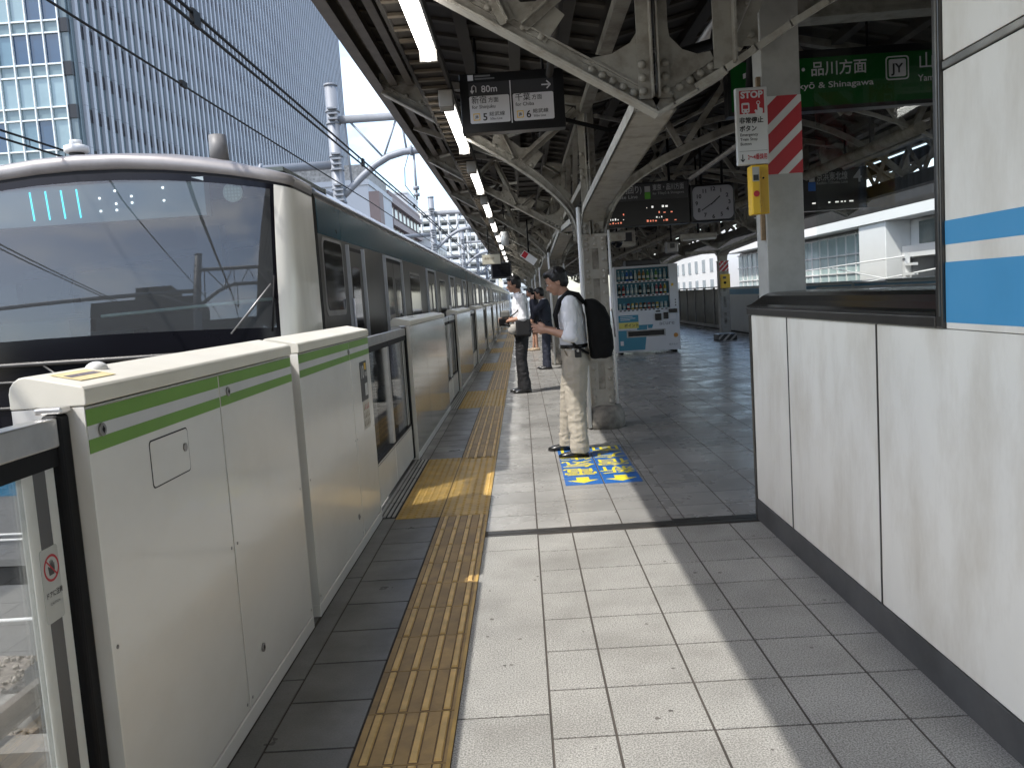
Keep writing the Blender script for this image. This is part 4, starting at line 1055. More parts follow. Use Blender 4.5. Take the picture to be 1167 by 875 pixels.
MT['stone_base'] = mat('rough_column_footing', (0.20, 0.185, 0.16), 0.85, var=0.4, vscale=9, bump=0.8, bscale=35, dirt=0.5, dscale=6)
def column(x, y, label, group='riveted canopy columns', hole=True, brace=(4.36, 4.36)):
    t = thing('canopy_column', label, 'column', (x, y, 0), group)
    sh, rv, br = MB(), MB(), MB()
    H_ = 2.06
    # built-up section: left box, right flange, web between with a dark opening
    sh.box(x - .125, x - .113, y - .13, y + .13, .2, H_); sh.box(x + .113, x + .125, y - .13, y + .13, .2, H_)
    sh.box(x - .1128, x - .035, y - .13, y - .118, .2, H_); sh.box(x + .035, x + .1128, y - .13, y - .118, .2, H_)
    sh.box(x - .1128, x - .035, y + .118, y + .13, .2, H_); sh.box(x + .035, x + .1128, y + .118, y + .13, .2, H_)
    for z0, z1 in ((.2, .42), (.72, .86), (1.15, 1.27), (1.60, 1.70), (1.92, H_)):
        sh.box(x - .1128, x + .1128, y - .1405, y - .1305, z0, z1)
        for zz in ((z0 + z1) / 2 - .03, (z0 + z1) / 2 + .03): rivs(rv, [(x - .085, zz), (x + .085, zz)] + ([(x, zz)] if z1 == H_ else []), y - .1405, .022)
    z = .3
    while z < 1.95:
        rivs(rv, [(x - .085, z), (x + .085, z)], y - .13, .022); z += .115
    sh.box(x - .006, x + .006, y - .117, y + .117, .2, H_)
    # knee and longitudinal brace channel
    for s, ln in ((-1, brace[0]), (1, brace[1])):
        if ln <= 0: continue
        path = [(x, y + s * .02, 2.06), (x, y + s * .10, 2.20), (x, y + s * .36, 2.285), (x, y + s * ln, 2.435)]
        wv = .118
        for p_, q_ in zip(path, path[1:]):
            p_, q_ = Vector(p_), Vector(q_); d = (q_ - p_).normalized(); nn = Vector((1, 0, 0)).cross(d)
            if nn.z > 0: nn = -nn
            a = [p_ + X * wv, p_ - X * wv, q_ - X * wv, q_ + X * wv]
            br.poly(a + [v - nn * .014 for v in a], [(0, 1, 2, 3), (7, 6, 5, 4), (0, 4, 5, 1), (1, 5, 6, 2), (2, 6, 7, 3), (3, 7, 4, 0)])
            for sx in (-1, 1):
                a = [p_ + X * sx * wv, q_ + X * sx * wv, q_ + X * sx * wv - nn * .09, p_ + X * sx * wv - nn * .09]
                br.poly(a + [v - X * sx * .012 for v in a], [(0, 1, 2, 3), (7, 6, 5, 4), (0, 4, 5, 1), (1, 5, 6, 2), (2, 6, 7, 3), (3, 7, 4, 0)])
    br.box(x - .135, x + .135, y - .143, y + .143, 2.045, 2.07)
    sh.build('shaft', 'column_paint', t); rv.build('rivets', 'column_paint', t); br.build('brace', 'canopy_light', t)
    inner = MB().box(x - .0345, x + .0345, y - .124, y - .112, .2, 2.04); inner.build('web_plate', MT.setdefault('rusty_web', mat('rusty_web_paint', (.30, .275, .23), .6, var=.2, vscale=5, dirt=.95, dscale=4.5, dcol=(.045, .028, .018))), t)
    return t
C1 = column(.815, 9.25, 'riveted column standing on a rough stone footing behind the man with the backpack')
ft = MB(); rr = []
rnd = random.Random(5)
for z, r in ((-.003, .275), (.06, .28), (.17, .27), (.225, .235), (.245, .17)):
    rr.append([Vector((.83 + r * math.cos(a) * .8 * (1 + rnd.uniform(-.05, .05)), 9.25 + r * math.sin(a) * 1.0 * (1 + rnd.uniform(-.05, .05)), z + rnd.uniform(-.006, .006) * (z > 0))) for a in [2 * math.pi * k / 20 for k in range(20)]])
ft.loft(rr).build('stone_footing', 'stone_base', C1)
pp = MB().tube([(.655, 9.05, .02), (.655, 9.05, 2.35)], .022, 10); pp.build('drain_pipe', 'white_paint', C1)
pp = MB().tube([(.965, 9.1, .26), (.965, 9.1, 2.1)], .014, 8); pp.build('conduit', 'white_paint', C1)
labs = ['second riveted column in the row, behind the head of the man with the backpack', 'third riveted column in the row, half hidden behind the standing people', 'distant riveted column at the far end of the row']
for i in range(4):
    c = copy_tree(C1); c.location = (.79, 9.25 + 8.88 * (i + 1), 0)
    c['label'] = labs[min(i, 2)]
    if i >= 2: c['group'] = 'distant canopy columns'
C2 = column(5.32, 22.55, 'dark weathered column with a striped foot standing right of the vending machine', None)
fb = MB().box(5.08, 5.56, 22.25, 22.85, 0, .17); fb.build('foot_block', 'sign_black', C2, bevel=.01)
stripes((5.08, 22.249, 0), X, Z, .48, .17, .18, .07, 0.02, 1.0, m='metal_dull', par=C2, name='foot_stripe')
MB().box(5.20, 5.44, 22.40, 22.409, 1.80, 2.06).build('striped_board', 'white_paint', C2)
stripes((5.20, 22.3989, 1.80), X, Z, .24, .26, .13, .085, 0.0, 1.0, par=C2)
for k in range(2):
    c = copy_tree(C2); c.location = (5.32, 22.55 + 8.88 * (k + 1), 0); c['label'] = 'distant dark column in the right row' ; c['group'] = 'distant canopy columns, right row'
bb = thing('signal_box', 'small yellow emergency button box on the dark column right of the vending machine', 'button box', (5.3, 22.35, 1.5))
MB().box(5.20, 5.44, 22.27, 22.40, 1.36, 1.72).build('case', 'yellow', bb, bevel=.01); MB().cyl((5.3, 22.269, 1.5), -Y, .035, .01, 14).build('button', 'black', bb)
MB().box(5.25, 5.33, 22.262, 22.27, 1.60, 1.66).build('label_plate', 'sign_black', bb)

# lattice girders along the column lines and light ribs between the trusses
for gx_, lab in ((.79, 'lattice girder running along above the near column row'), (5.2, 'lattice girder running along above the right column row')):
    t = thing('lattice_girder', lab, 'girder', (gx_, 40, 3.0))
    b = MB(); b.box(gx_ - .05, gx_ + .05, 5.2, 80, 3.32, 3.40); b.box(gx_ - .05, gx_ + .05, 9.6, 80, 2.62, 2.69); b.build_each('chord', 'canopy_paint', t)
    b = MB(); y_ = 9.6; k_ = 0
    while y_ < 78:
        b.bar((gx_ + .02, y_, 2.66), (gx_ + .02, y_ + .74, 3.36), .012, .06, X) if k_ % 2 == 0 else b.bar((gx_ - .02, y_, 3.36), (gx_ - .02, y_ + .74, 2.66), .012, .06, X)
        y_ += .74; k_ += 1
    struct(b.build('lacing_bars', 'canopy_paint', t), 'stuff')
rb0 = thing('roof_rib', 'slender curved roof rib just beyond the second truss', 'roof rib', (3.0, 11.42, 3.2), 'slender roof ribs')
b = MB()
rail_poly(b, [Vector((v.x, 11.42, v.z)) for v in arch([(-1.25, 3.76), (-.4, 3.42), (.3, 3.10), (.72, 2.72)])], .05, .07)
rail_poly(b, [Vector((v.x, 11.42, v.z)) for v in arch([(.86, 2.72), (1.3, 3.05), (2.0, 3.42), (3.0, 3.62), (4.0, 3.42), (4.7, 3.05), (5.1, 2.72)])], .05, .07)
b.build_each('arched_bar', 'canopy_paint', rb0)
b = MB()
for p_, q_ in (((-.9, 3.62), (-.6, 3.80)), ((-.4, 3.42), (-.1, 3.70)), ((.3, 3.10), (.3, 3.6)), ((1.3, 3.05), (1.3, 3.62)), ((2.0, 3.42), (2.0, 3.78)), ((4.0, 3.42), (4.0, 3.78)), ((4.7, 3.05), (4.7, 3.62))):
    b.bar((p_[0], 11.42, p_[1]), (q_[0], 11.42, q_[1]), .05, .05)
b.build_each('hanger_bar', 'canopy_dark', rb0)
for k_ in range(1, 12):
    c = copy_tree(rb0); c.location = (3.0, 11.42 + 4.44 * k_, 3.2); c['label'] = 'slender curved roof rib between trusses, farther along the canopy'; c['group'] = 'farther slender roof ribs'
for k_ in range(0, 9):
    y_ = 9.2 + 4.44 * k_
    t = thing('roof_bracing', 'crossed diagonal bracing rods under the roof' + (' just beyond the first column' if k_ == 0 else ' farther along the canopy'), 'bracing', (2.0, y_ + 2.2, 3.4), None if k_ == 0 else 'farther roof bracing')
    MB().bar((-1.1, y_, 3.72), (.7, y_ + 4.3, 3.34), .035, .035).build('rod', 'canopy_paint', t); MB().bar((-1.1, y_ + 4.3, 3.70), (.7, y_, 3.32), .035, .035).build('rod', 'canopy_paint', t)
    MB().bar((.9, y_, 3.3), (3.0, y_ + 4.3, 3.7), .035, .035).build('rod', 'canopy_paint', t); MB().bar((.9, y_ + 4.3, 3.28), (3.0, y_, 3.68), .035, .035).build('rod', 'canopy_paint', t)
# longitudinal services: pipes, cable tray, conduits
def pipe(name, pts, r, label, m='canopy_dark', group=None):
    b = MB().tube(pts, r, 8); o = b.build(name, m); tag(o, label, 'pipe' if 'pipe' in name else 'cable', group); return o
pipe('overhead_pipe', [(1.42, -4, 3.18), (1.42, 70, 3.18)], .045, 'thick grey overhead pipe running along just right of the column row', 'metal_dull')
pipe('overhead_pipe', [(2.55, 9, 3.0), (2.55, 70, 3.0)], .035, 'slim grey overhead pipe above the departure board', 'metal_dull')
pipe('overhead_pipe', [(4.2, 9, 2.92), (4.2, 70, 2.92)], .07, 'fat pale overhead pipe seen through the window above platform sign four', 'canopy_paint')
pipe('overhead_pipe', [(4.75, 9, 3.0), (4.75, 70, 3.0)], .04, 'dark overhead pipe at the right beside the fat pale pipe', 'metal_dull')
pipe('overhead_pipe', [(.35, -4, 3.25), (.35, 70, 3.25)], .03, 'thin dark overhead pipe left of the column row', 'canopy_dark')
pipe('sagging_cable', [(-.1, 5.6, 3.4), (.15, 5.6, 3.12), (.42, 5.6, 2.96), (.72, 5.6, 2.88), (1.1, 5.6, 2.92), (1.35, 5.7, 3.0), (1.5, 6.2, 3.3)], .034, 'thick black sagging cable looping behind the truss node', 'cable')
pipe('sagging_cable', [(.2, 7.8, 3.3), (.5, 7.8, 3.0), (.9, 7.9, 2.9), (1.5, 8.0, 3.1)], .02, 'thin black cable drooping between the first two trusses', 'cable')
pipe('sagging_cable', [(1.62, 5.45, 3.5), (1.52, 5.43, 2.95), (1.49, 5.42, 2.6)], .03, 'dark cable drop running down beside the pale post', 'cable')
tray = thing('cable_tray', 'ladder shaped cable tray running above the row of platform lamps', 'cable tray', (-.59, 30, 3.26))
a = MB()
for x in (-.715, -.475): a.box(x - .012, x + .012, -6, 75, 3.20, 3.275)
a.build('side_rail', 'canopy_dark', tray)
a = MB(); y = -5.8
while y < 60: a.box(-.703, -.487, y, y + .045, 3.205, 3.225); y += .26
a.build('rungs', mat('tray_rung', (0.13, 0.105, 0.075), 0.6), tray)
a = MB().box(-.70, -.49, -6, 75, 3.232, 3.25); a.build('cable_bed', mat('tray_bed', (0.03, 0.024, 0.019), 0.7), tray)
t2 = thing('cable_tray', 'wide dark ladder tray hanging above between the trusses left of the column', 'cable tray', (.2, 30, 3.1))
a = MB()
for x in (.06, .36): a.box(x - .012, x + .012, 9.7, 40, 3.02, 3.08)
y = 9.8
while y < 40: a.box(.072, .348, y, y + .04, 3.03, 3.05); y += .55
a.build('rungs', 'canopy_dark', t2)
a = MB().box(.075, .345, 9.7, 40, 3.055, 3.075); a.build('cable_bed', 'canopy_dark', t2)
# hangers
hg = MB()
for k in range(16):
    yy = 4.76 + 4.44 * k
    hg.box(-.72, -.708, yy - .015, yy + .015, 3.27, 3.70); hg.box(-.482, -.470, yy - .015, yy + .015, 3.27, 3.66)
hg.build('hangers', 'canopy_dark', tray)
# longitudinal side beams under the right column row and crossing struts, seen dark against the sky
for (xx, z0, z1, lab) in ((5.2, 2.55, 2.72, 'dark longitudinal beam over the right column row'), (7.0, 3.35, 3.55, 'dark longitudinal eave beam on the far side of the island platform')):
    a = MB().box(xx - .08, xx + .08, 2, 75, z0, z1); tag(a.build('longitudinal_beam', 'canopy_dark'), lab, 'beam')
xb = MB(); xb.bar((1.9, 6.3, 3.33), (5.4, 6.3, 3.36), .12, .13); xb.bar((1.9, 6.3, 3.27), (5.4, 6.3, 3.30), .2, .02); tag(xb.build('cross_beam', 'canopy_paint'), 'grey cross beam above the green sign, seen through the window', 'beam')

# canopy of the neighbouring platform, dark above the far track
nc_ = thing('neighbour_canopy', 'dark canopy of the neighbouring platform beyond the far tracks', 'canopy', (15, 40, 3.5))
b = MB(); b.prism([(11.5, 3.50), (19, 4.90), (19, 5.0), (11.5, 3.62)], (0, -6, 0), X, Z, Y * 104); b.build('roof_sheet', 'roof_sheet', nc_)
b = MB().box(11.42, 11.49, -6, 98, 3.42, 4.15); b.build('fascia', 'canopy_dark', nc_)
for k in range(16):
    y = 4 + 5.5 * k
    b = MB().bar((11.45, y, 4.15), (11.45, y + 2.7, 4.75), .05, .12, X); b.bar((11.45, y + 2.7, 4.75), (11.45, y + 5.5, 4.15), .05, .12, X).build('lattice', 'canopy_dark', nc_)
b = MB().box(11.40, 11.50, -6, 98, 4.70, 4.85); b.build('top_rail', 'canopy_dark', nc_)
# ================================================================== signs, clock, lamps, vending machine, far gates
def hang(b, xs, y, z0, z1=3.6, r=.012):
    for x in xs: b.tube([(x, y, z0), (x, y, z1)], r, 6)
# direction sign
sg = thing('direction_sign', 'black hanging direction sign reading 80m with two white line panels', 'sign', (.03, 7.26, 3.06))
x0, x1, z0, z1, y = -.392, .462, 2.825, 3.300, 7.2
MB().box(x0, x1, y, y + .13, z0, z1).build('sign_box', 'sign_black', sg, bevel=.004)
b = MB(); hang(b, (-.25, .3), 7.265, 3.3); b.build('hanger', 'black', sg)
W_, H_ = x1 - x0, z1 - z0
def sx(f): return x0 + f * W_
def sz(f): return z0 + f * H_
MB().box(sx(.085), sx(.478), y - .0012, y - .0002, sz(.62), sz(.845)).box(sx(.492), sx(.90), y - .0012, y - .0002, sz(.62), sz(.845)).build('header_band', 'sign_grey', sg)
p_ = MB(); p_.plate((0, y - .0004, 0), X, Z, sx(.085), sz(.155), sx(.470), sz(.615), .0014, .014); p_.plate((0, y - .0004, 0), X, Z, sx(.505), sz(.155), sx(.895), sz(.615), .0014, .014)
p_.build('white_panel', 'sign_white', sg)
w_ = MB(); w_.box(sx(.480), sx(.490), y - .0018, y - .0003, sz(.13), sz(.845))
w_.text('80m', .076, (sx(.205), y - .0014, sz(.675)), X, Z, 'LEFT', .0008)
w_.tube([(sx(.115), y - .004, sz(.70)), (sx(.118), y - .004, sz(.77)), (sx(.135), y - .004, sz(.80)), (sx(.155), y - .004, sz(.77)), (sx(.155), y - .004, sz(.68))], .0045, 6)
w_.prism([(-.018, .008), (.018, .008), (0, -.018)], (sx(.118), y - .001, sz(.695)), X, Z, -Y * .003)
w_.bar((sx(.785), y - .003, sz(.735)), (sx(.872), y - .003, sz(.735)), .003, .010); w_.bar((sx(.872), y - .003, sz(.735)), (sx(.835), y - .003, sz(.80)), .003, .010); w_.bar((sx(.872), y - .003, sz(.735)), (sx(.835), y - .003, sz(.67)), .003, .010)
w_.plate((0, y - .001, 0), X, Z, sx(.082), sz(.88), sx(.135), sz(.975), .001); w_.build('lettering', 'sign_white', sg)
d_ = MB(); d_.box(sx(.15), sx(.30), y - .0015, y - .0003, sz(.935), sz(.965)); d_.box(sx(.15), sx(.34), y - .0015, y - .0003, sz(.890), sz(.915)); d_.build('faint_lettering', mat('faint_grey', (.16, .16, .16), .5), sg)
k_ = MB(); ye = MB()
for f0, a, c, n in ((.105, '新宿', 'for Shinjuku', '5'), (.525, '千葉', 'for Chiba', '6')):
    k_.text(a, .064, (sx(f0), y - .002, sz(.50)), X, Z, 'LEFT', .0002); k_.text('方面', .044, (sx(f0 + .16), y - .002, sz(.505)), X, Z, 'LEFT', .0002)
    k_.text(c, .040, (sx(f0 + .002), y - .002, sz(.405)), X, Z, 'LEFT', .0003)
    ye.plate((0, y - .0018, 0), X, Z, sx(f0 + .01), sz(.205), sx(f0 + .075), sz(.325), .0006, .004)
    k_.text('JB', .030, (sx(f0 + .043), y - .0032, sz(.245)), X, Z, 'CENTER', .0006)
    k_.text(n, .082, (sx(f0 + .10), y - .002, sz(.20)), X, Z, 'LEFT', .0012)
    k_.text('総武線', .037, (sx(f0 + .165), y - .002, sz(.275)), X, Z, 'LEFT', .0002, width=.128); k_.text('Sōbu Line', .025, (sx(f0 + .17), y - .002, sz(.205)), X, Z, 'LEFT', .0002)
ye2 = MB()
for f0 in (.105, .525): ye2.plate((0, y - .0024, 0), X, Z, sx(f0 + .017), sz(.22), sx(f0 + .068), sz(.31), .0006, .003)
k_.build('black_lettering', 'sign_black', sg); ye.build('line_mark', 'yellow', sg); ye2.build('line_mark_face', 'sign_white', sg)

# green line sign
gs = thing('line_sign', 'long green hanging line sign with white lettering, half hidden by the pale post', 'sign', (3.2, 8.06, 3.2))
x0, x1, z0, z1, y = 2.03, 4.6, 3.005, 3.435, 8.0
MB().box(x0 - .03, x1 + .03, y + .005, y + .16, z0 - .035, z1 + .07).build('sign_box', 'sign_black', gs, bevel=.004)
MB().box(x0, x1, y, y + .0049, z0, z1).build('sign_face', 'sign_green', gs)
b = MB(); hang(b, (2.3, 3.3, 4.3), 8.08, 3.5, 3.8); b.build('hanger', 'black', gs)
w_ = MB(); w_.text('3', .34, (2.12, y, 3.105), X, Z, 'LEFT', .006)
w_.text('東京・品川方面', .135, (2.37, y, 3.285), X, Z, 'LEFT', .0018, width=.89); w_.text('for Tōkyō & Shinagawa', .075, (2.37, y, 3.165), X, Z, 'LEFT', .0008, width=.95)
w_.plate((0, y, 0), X, Z, 3.43, 3.19, 3.64, 3.40, .002, .03); w_.text('山手線', .155, (3.72, y, 3.285), X, Z, 'LEFT', .001); w_.text('Yamanote Line', .082, (3.72, y, 3.165), X, Z, 'LEFT', .0006)
w_.build('lettering', 'sign_white', gs)
g_ = MB().plate((0, y - .002, 0), X, Z, 3.442, 3.202, 3.628, 3.388, .001, .024); g_.build('line_mark', 'sign_green', gs)
g_ = MB().plate((0, y - .003, 0), X, Z, 3.458, 3.218, 3.612, 3.372, .001, .016); g_.build('line_mark_face', 'sign_white', gs)
k_ = MB().text('JY', .112, (3.535, y - .004, 3.255), X, Z, 'CENTER', .003); k_.build('black_lettering', 'sign_black', gs)

LED = emit('led_amber', (1.0, .30, .18), .3); LEDW = emit('led_white_dim', (.9, .9, .85), .35)
# departure board
db = thing('departure_board', 'black hanging departure board with glowing dots left of the clock', 'departure board', (1.9, 12.6, 2.68))
x0, x1, z0, z1, y = 1.22, 2.515, 2.37, 2.985, 12.5
MB().box(x0, x1, y, y + .2, z0, z1).build('board_box', 'sign_black', db, bevel=.006)
MB().box(x0 + .04, x1 - .02, y - .002, y - .0003, 2.73, 2.96).build('header_band', 'sign_grey', db)
w_ = MB(); w_.text('山手線(内回り)', .115, (1.27, y - .002, 2.845), X, Z, 'LEFT', .001, width=.56); w_.text('Yamanote Line', .07, (1.27, y - .002, 2.765), X, Z, 'LEFT', 0, width=.5)
w_.text('東京・品川方面', .095, (1.99, y - .002, 2.865), X, Z, 'LEFT', .001, width=.45); w_.text('for Tōkyō & Shinagawa', .05, (1.99, y - .002, 2.80), X, Z, 'LEFT', 0, width=.45); w_.plate((0, y - .002, 0), X, Z, 1.875, 2.845, 1.955, 2.925, .001)
w_.build('lettering', mat('board_letter_grey', (.42, .42, .42), .5), db)
MB().plate((0, y - .002, 0), X, Z, 1.875, 2.745, 1.955, 2.84, .001).build('line_mark', mat('line_mark_green', (.10, .36, .03), .4), db)
b = MB(); b2 = MB(); rnd = random.Random(2)
for zz, bb_ in ((2.615, b2), (2.535, b), (2.47, b2), (2.42, b)):
    xx = 1.30
    while xx < 2.3:
        ww = rnd.uniform(.01, .035)
        if rnd.random() < .4 and (xx < 1.6 or xx > 1.85): bb_.box(xx, xx + ww, y - .002, y - .0005, zz, zz + rnd.uniform(.008, .03))
        xx += ww + .02
b.build('glowing_dots', LED, db); b2.build('glowing_dots', LEDW, db)
b = MB(); hang(b, (1.5, 2.25), 12.6, 2.98, 3.7, .02); b.build('hanger', 'black', db)
# clock
ck = thing('station_clock', 'square grey faced station clock in a black case showing about twenty to two', 'clock', (2.84, 12.55, 2.63))
x0, x1, z0, z1, y = 2.527, 3.155, 2.362, 2.898, 12.46
MB().box(x0, x1, y, y + .18, z0, z1).build('case', 'sign_black', ck, bevel=.02)
MB().plate((0, y - .0005, 0), X, Z, x0 + .025, z0 + .03, x1 - .025, z1 - .03, .002, .075).build('face', mat('clock_face_grey', (.36, .36, .39), .4, var=.02), ck)
k_ = MB(); cx, cz = (x0 + x1) / 2, (z0 + z1) / 2
for h in range(1, 13):
    a = math.radians(90 - 30 * h); k_.text(str(h), .078, (cx + .235 * math.cos(a), y - .003, cz + .195 * math.sin(a) - .027), X, Z, 'CENTER', .002)
k_.build('numerals', 'sign_black', ck)
hd = MB()
for ang, ln, w in ((90 - 30 * 1.66, .135, .011), (90 - 6 * 39.7, .195, .009)):
    a = math.radians(ang); d_ = Vector((math.cos(a), 0, math.sin(a))); hd.bar(Vector((cx, y - .006, cz)) - d_ * .04, Vector((cx, y - .006, cz)) + d_ * ln, .003, w * 1.4, Vector((-d_.z, 0, d_.x)))
hd.build('hands', 'sign_black', ck)
b = MB(); hang(b, (2.7, 3.0), 12.55, 2.89, 3.8, .02); b.build('hanger', 'black', ck)
# platform four sign
fs = thing('platform_sign', 'black departure sign for platform 4 with a blue line mark, seen through the window', 'sign', (4.4, 12.6, 2.7))
x0, x1, z0, z1, y = 3.75, 5.06, 2.42, 3.0, 12.5
MB().box(x0, x1, y, y + .2, z0, z1).build('board_box', 'sign_black', fs, bevel=.006)
w_ = MB(); w_.text('京浜東北線', .125, (4.345, y - .001, 2.845), X, Z, 'LEFT', .001, width=.44); w_.text('Keihin-Tōhoku Line', .06, (4.345, y - .001, 2.785), X, Z, 'LEFT', 0, width=.44); w_.text('4', .25, (4.865, y - .001, 2.79), X, Z, 'LEFT', .002)
w_.plate((0, y - .001, 0), X, Z, 4.235, 2.83, 4.315, 2.91, .001); w_.build('lettering', mat('board_letter_pale', (.5, .5, .5), .5), fs)
MB().plate((0, y - .001, 0), X, Z, 4.22, 2.70, 4.325, 2.825, .001).build('line_mark', mat('line_mark_blue', (.02, .12, .42), .4), fs)
b = MB()
for xx, ww in ((4.27, .05), (4.50, .03), (4.60, .05), (4.68, .03), (4.73, .02), (4.80, .06)): b.box(xx, xx + ww, y - .002, y - .0005, 2.515, 2.535)
b.build('glowing_dots', LEDW, fs); b = MB(); hang(b, (4.0, 4.8), 12.6, 2.98, 3.7, .02); b.build('hanger', 'black', fs)

# platform tube lamps
ord_ = ['nearest lit tube lamp under the canopy eave, cut by the top of the picture', 'second lit tube lamp, its end just left of the black direction sign', 'third lit tube lamp below and beyond the black direction sign', 'fourth lit tube lamp along the canopy eave', 'fifth lit tube lamp along the canopy eave', 'sixth lit tube lamp along the canopy eave']
MT['lamp_cap'] = mat('lamp_cap_grey', (.42, .40, .37), .5)
def lamp(x, y0, ln, z, label, group):
    t = thing('tube_lamp', label, 'lamp', (x, y0 + ln / 2, z), group)
    MB().box(x - .055, x + .055, y0, y0 + ln, z + .03, z + .085).build('fixture', 'white_paint', t, bevel=.006)
    MB().box(x - .058, x + .058, y0 - .01, y0 + .20, z - .045, z + .09).build('end_cap', 'lamp_cap', t, bevel=.006)
    MB().box(x - .058, x + .058, y0 + ln - .03, y0 + ln, z - .045, z + .0299).build('end_cap', 'lamp_cap', t)
    MB().tube([(x, y0 + .2, z - .005), (x, y0 + ln - .03, z - .005)], .042, 12).build('tube', 'lamp', t)
    return t
LP = lamp(-.515, 3.55, 2.36, 3.105, ord_[0], 'platform tube lamps')
for k in range(1, 18):
    c = copy_tree(LP); c.location.y += 3.68 * k
    if k < 6: c['label'] = ord_[k]
    else: c['label'] = 'tiny distant lit tube lamp far along the canopy eave'; c['group'] = 'distant tube lamps'
# hanging things along the canopy
hl = thing('hanging_lamp', 'white cylindrical hanging lamp in the canopy above the standing people', 'lamp', (-.25, 19.0, 2.85))
MB().tube([(-.27, 19, 2.62), (-.27, 19, 2.92)], .085, 14).build('shade', 'white_paint', hl); b = MB().tube([(-.27, 19, 2.92), (-.27, 19, 3.5)], .012, 6); b.build('stem', 'black', hl)
cs = thing('hanging_sign', 'small cream hanging sign under the eave, far along by the lamps', 'sign', (-.75, 25, 2.7))
MB().box(-1.05, -.52, 25, 25.14, 2.48, 2.76).build('sign_box', mat('cream_sign', (.46, .43, .33), .5), cs, bevel=.01)
b = MB(); hang(b, (-.85, ), 25.07, 2.76, 3.5, .015); b.build('hanger', 'black', cs); MB().text('乗車位置', .075, (-.99, 24.999, 2.62), X, Z, 'LEFT').build('lettering', mat('sign_brown_ink', (.2, .15, .1), .5), cs)
mo = thing('hanging_monitor', 'dark hanging monitor box below the lamps in the far distance', 'monitor', (-.6, 29, 2.5))
MB().box(-.95, -.25, 29, 29.35, 2.15, 2.7).build('case', 'sign_grey', mo, bevel=.02); MB().box(-.90, -.30, 28.994, 28.999, 2.2, 2.65).build('screen', 'black_gloss', mo); b = MB(); hang(b, (-.6,), 29.15, 2.7, 3.5, .02); b.build('hanger', 'black', mo)
s2 = thing('emergency_stop_sign', 'small tilted white and red emergency stop sign hanging far away above the standing people', 'sign', (.30, 17.9, 2.5))
b = MB().box(-.17, .17, -.03, .03, -.075, .075); b.xf(Matrix.Translation((.22, 17.9, 2.27)) @ Matrix.Rotation(math.radians(38), 4, 'Y')); b.build('sign_box', 'white_paint', s2)
b = MB().box(-.155, -.05, -.033, -.0305, -.062, .062); b.xf(Matrix.Translation((.22, 17.9, 2.27)) @ Matrix.Rotation(math.radians(38), 4, 'Y')); b.build('red_panel', 'red', s2)
b = MB().tube([(.22, 17.9, 2.36), (.22, 17.9, 3.3)], .015, 6); b.build('hanger', 'black', s2)
# white boxes, camera and loudspeaker hanging right of the column
for (nm, lab, cat, bx, m_) in (
    ('junction_box', 'white electrical box hanging below the departure board', 'box', (1.74, 2.00, 14.6, 14.9, 2.20, 2.47), 'canopy_light'),
    ('junction_box', 'small grey box hanging below and left of the clock', 'box', (2.55, 2.75, 14.8, 15.0, 2.05, 2.25), 'metal_dull'),
    ('security_camera', 'pale dome camera under the left end of the departure board', 'camera', (1.42, 1.66, 13.2, 13.5, 2.22, 2.36), 'canopy_light'),
    ('strip_light', 'unlit pale strip light fixture below the clock', 'lamp', (2.75, 3.35, 14.5, 14.62, 2.22, 2.34), 'canopy_light')):
    t = thing(nm, lab, cat, ((bx[0] + bx[1]) / 2, bx[2], bx[4]))
    MB().box(*bx).build('case', m_, t, bevel=.02)
    b = MB().tube([((bx[0] + bx[1]) / 2, (bx[2] + bx[3]) / 2, bx[5]), ((bx[0] + bx[1]) / 2, (bx[2] + bx[3]) / 2, 3.6)], .014, 6); b.build('hanger', 'black', t)
    if nm == 'security_camera': MB().sphere((1.54, 13.35, 2.21), .09, 14, 8).build('dome', 'black_gloss', t)
    elif nm == 'junction_box': MB().box(bx[0] + .06, bx[1] - .06, bx[2] - .004, bx[2] - .0005, bx[4] + .08, bx[5] - .04).build('panel', 'sign_grey', t)
    else: MB().tube([(bx[0] + .03, bx[2] - .005, 2.235), (bx[1] - .03, bx[2] - .005, 2.235)], .02, 8).build('tube', 'white_paint', t)

# vending machine
vm = thing('vending_machine', 'white and teal drinks vending machine standing right of the man with the backpack', 'vending machine', (2.84, 19.9, 0))
x0, x1, y, H_ = 2.13, 3.56, 19.4, 2.0
VW = mat('vending_white', (.60, .61, .63), .3, var=.03); VT = mat('vending_teal', (.01, .19, .29), .35, var=.04); VD = mat('vending_display_blue', (.02, .16, .24), .4)
b = MB(); b.box(x0, x1, y + .12, y + .80, .06, H_); b.box(x0, x1, y, y + .1199, .06, .985); b.box(x0, x0 + .05, y, y + .1199, .9851, H_ - .05); b.box(x1 - .20, x1, y, y + .1199, .9851, H_ - .05); b.box(x0, x1, y, y + .1199, H_ - .0499, H_)
b.build('case', VW, vm, bevel=.006)
for lx in (x0 + .08, x1 - .12): MB().box(lx, lx + .06, y + .1, y + .7, 0, .059).build('foot', 'black', vm)
MB().box(x0 + .051, x1 - .201, y + .112, y + .119, .986, H_ - .051).build('display_back', VD, vm)
shelves = (1.665, 1.345, 1.025)
for sz_ in shelves:
    MB().box(x0 + .051, x1 - .201, y + .002, y + .1115, sz_ - .042, sz_).build('shelf', VW, vm)
    q = MB()
    for i in range(12): q.box(x0 + .085 + .094 * i, x0 + .135 + .094 * i, y - .002, y + .0019, sz_ - .034, sz_ - .010)
    q.build('buttons', 'black', vm)
MB().box(x0 + .05, x1 - .2, y + .004, y + .008, .99, H_ - .05).build('display_glass', 'glass_window', vm)
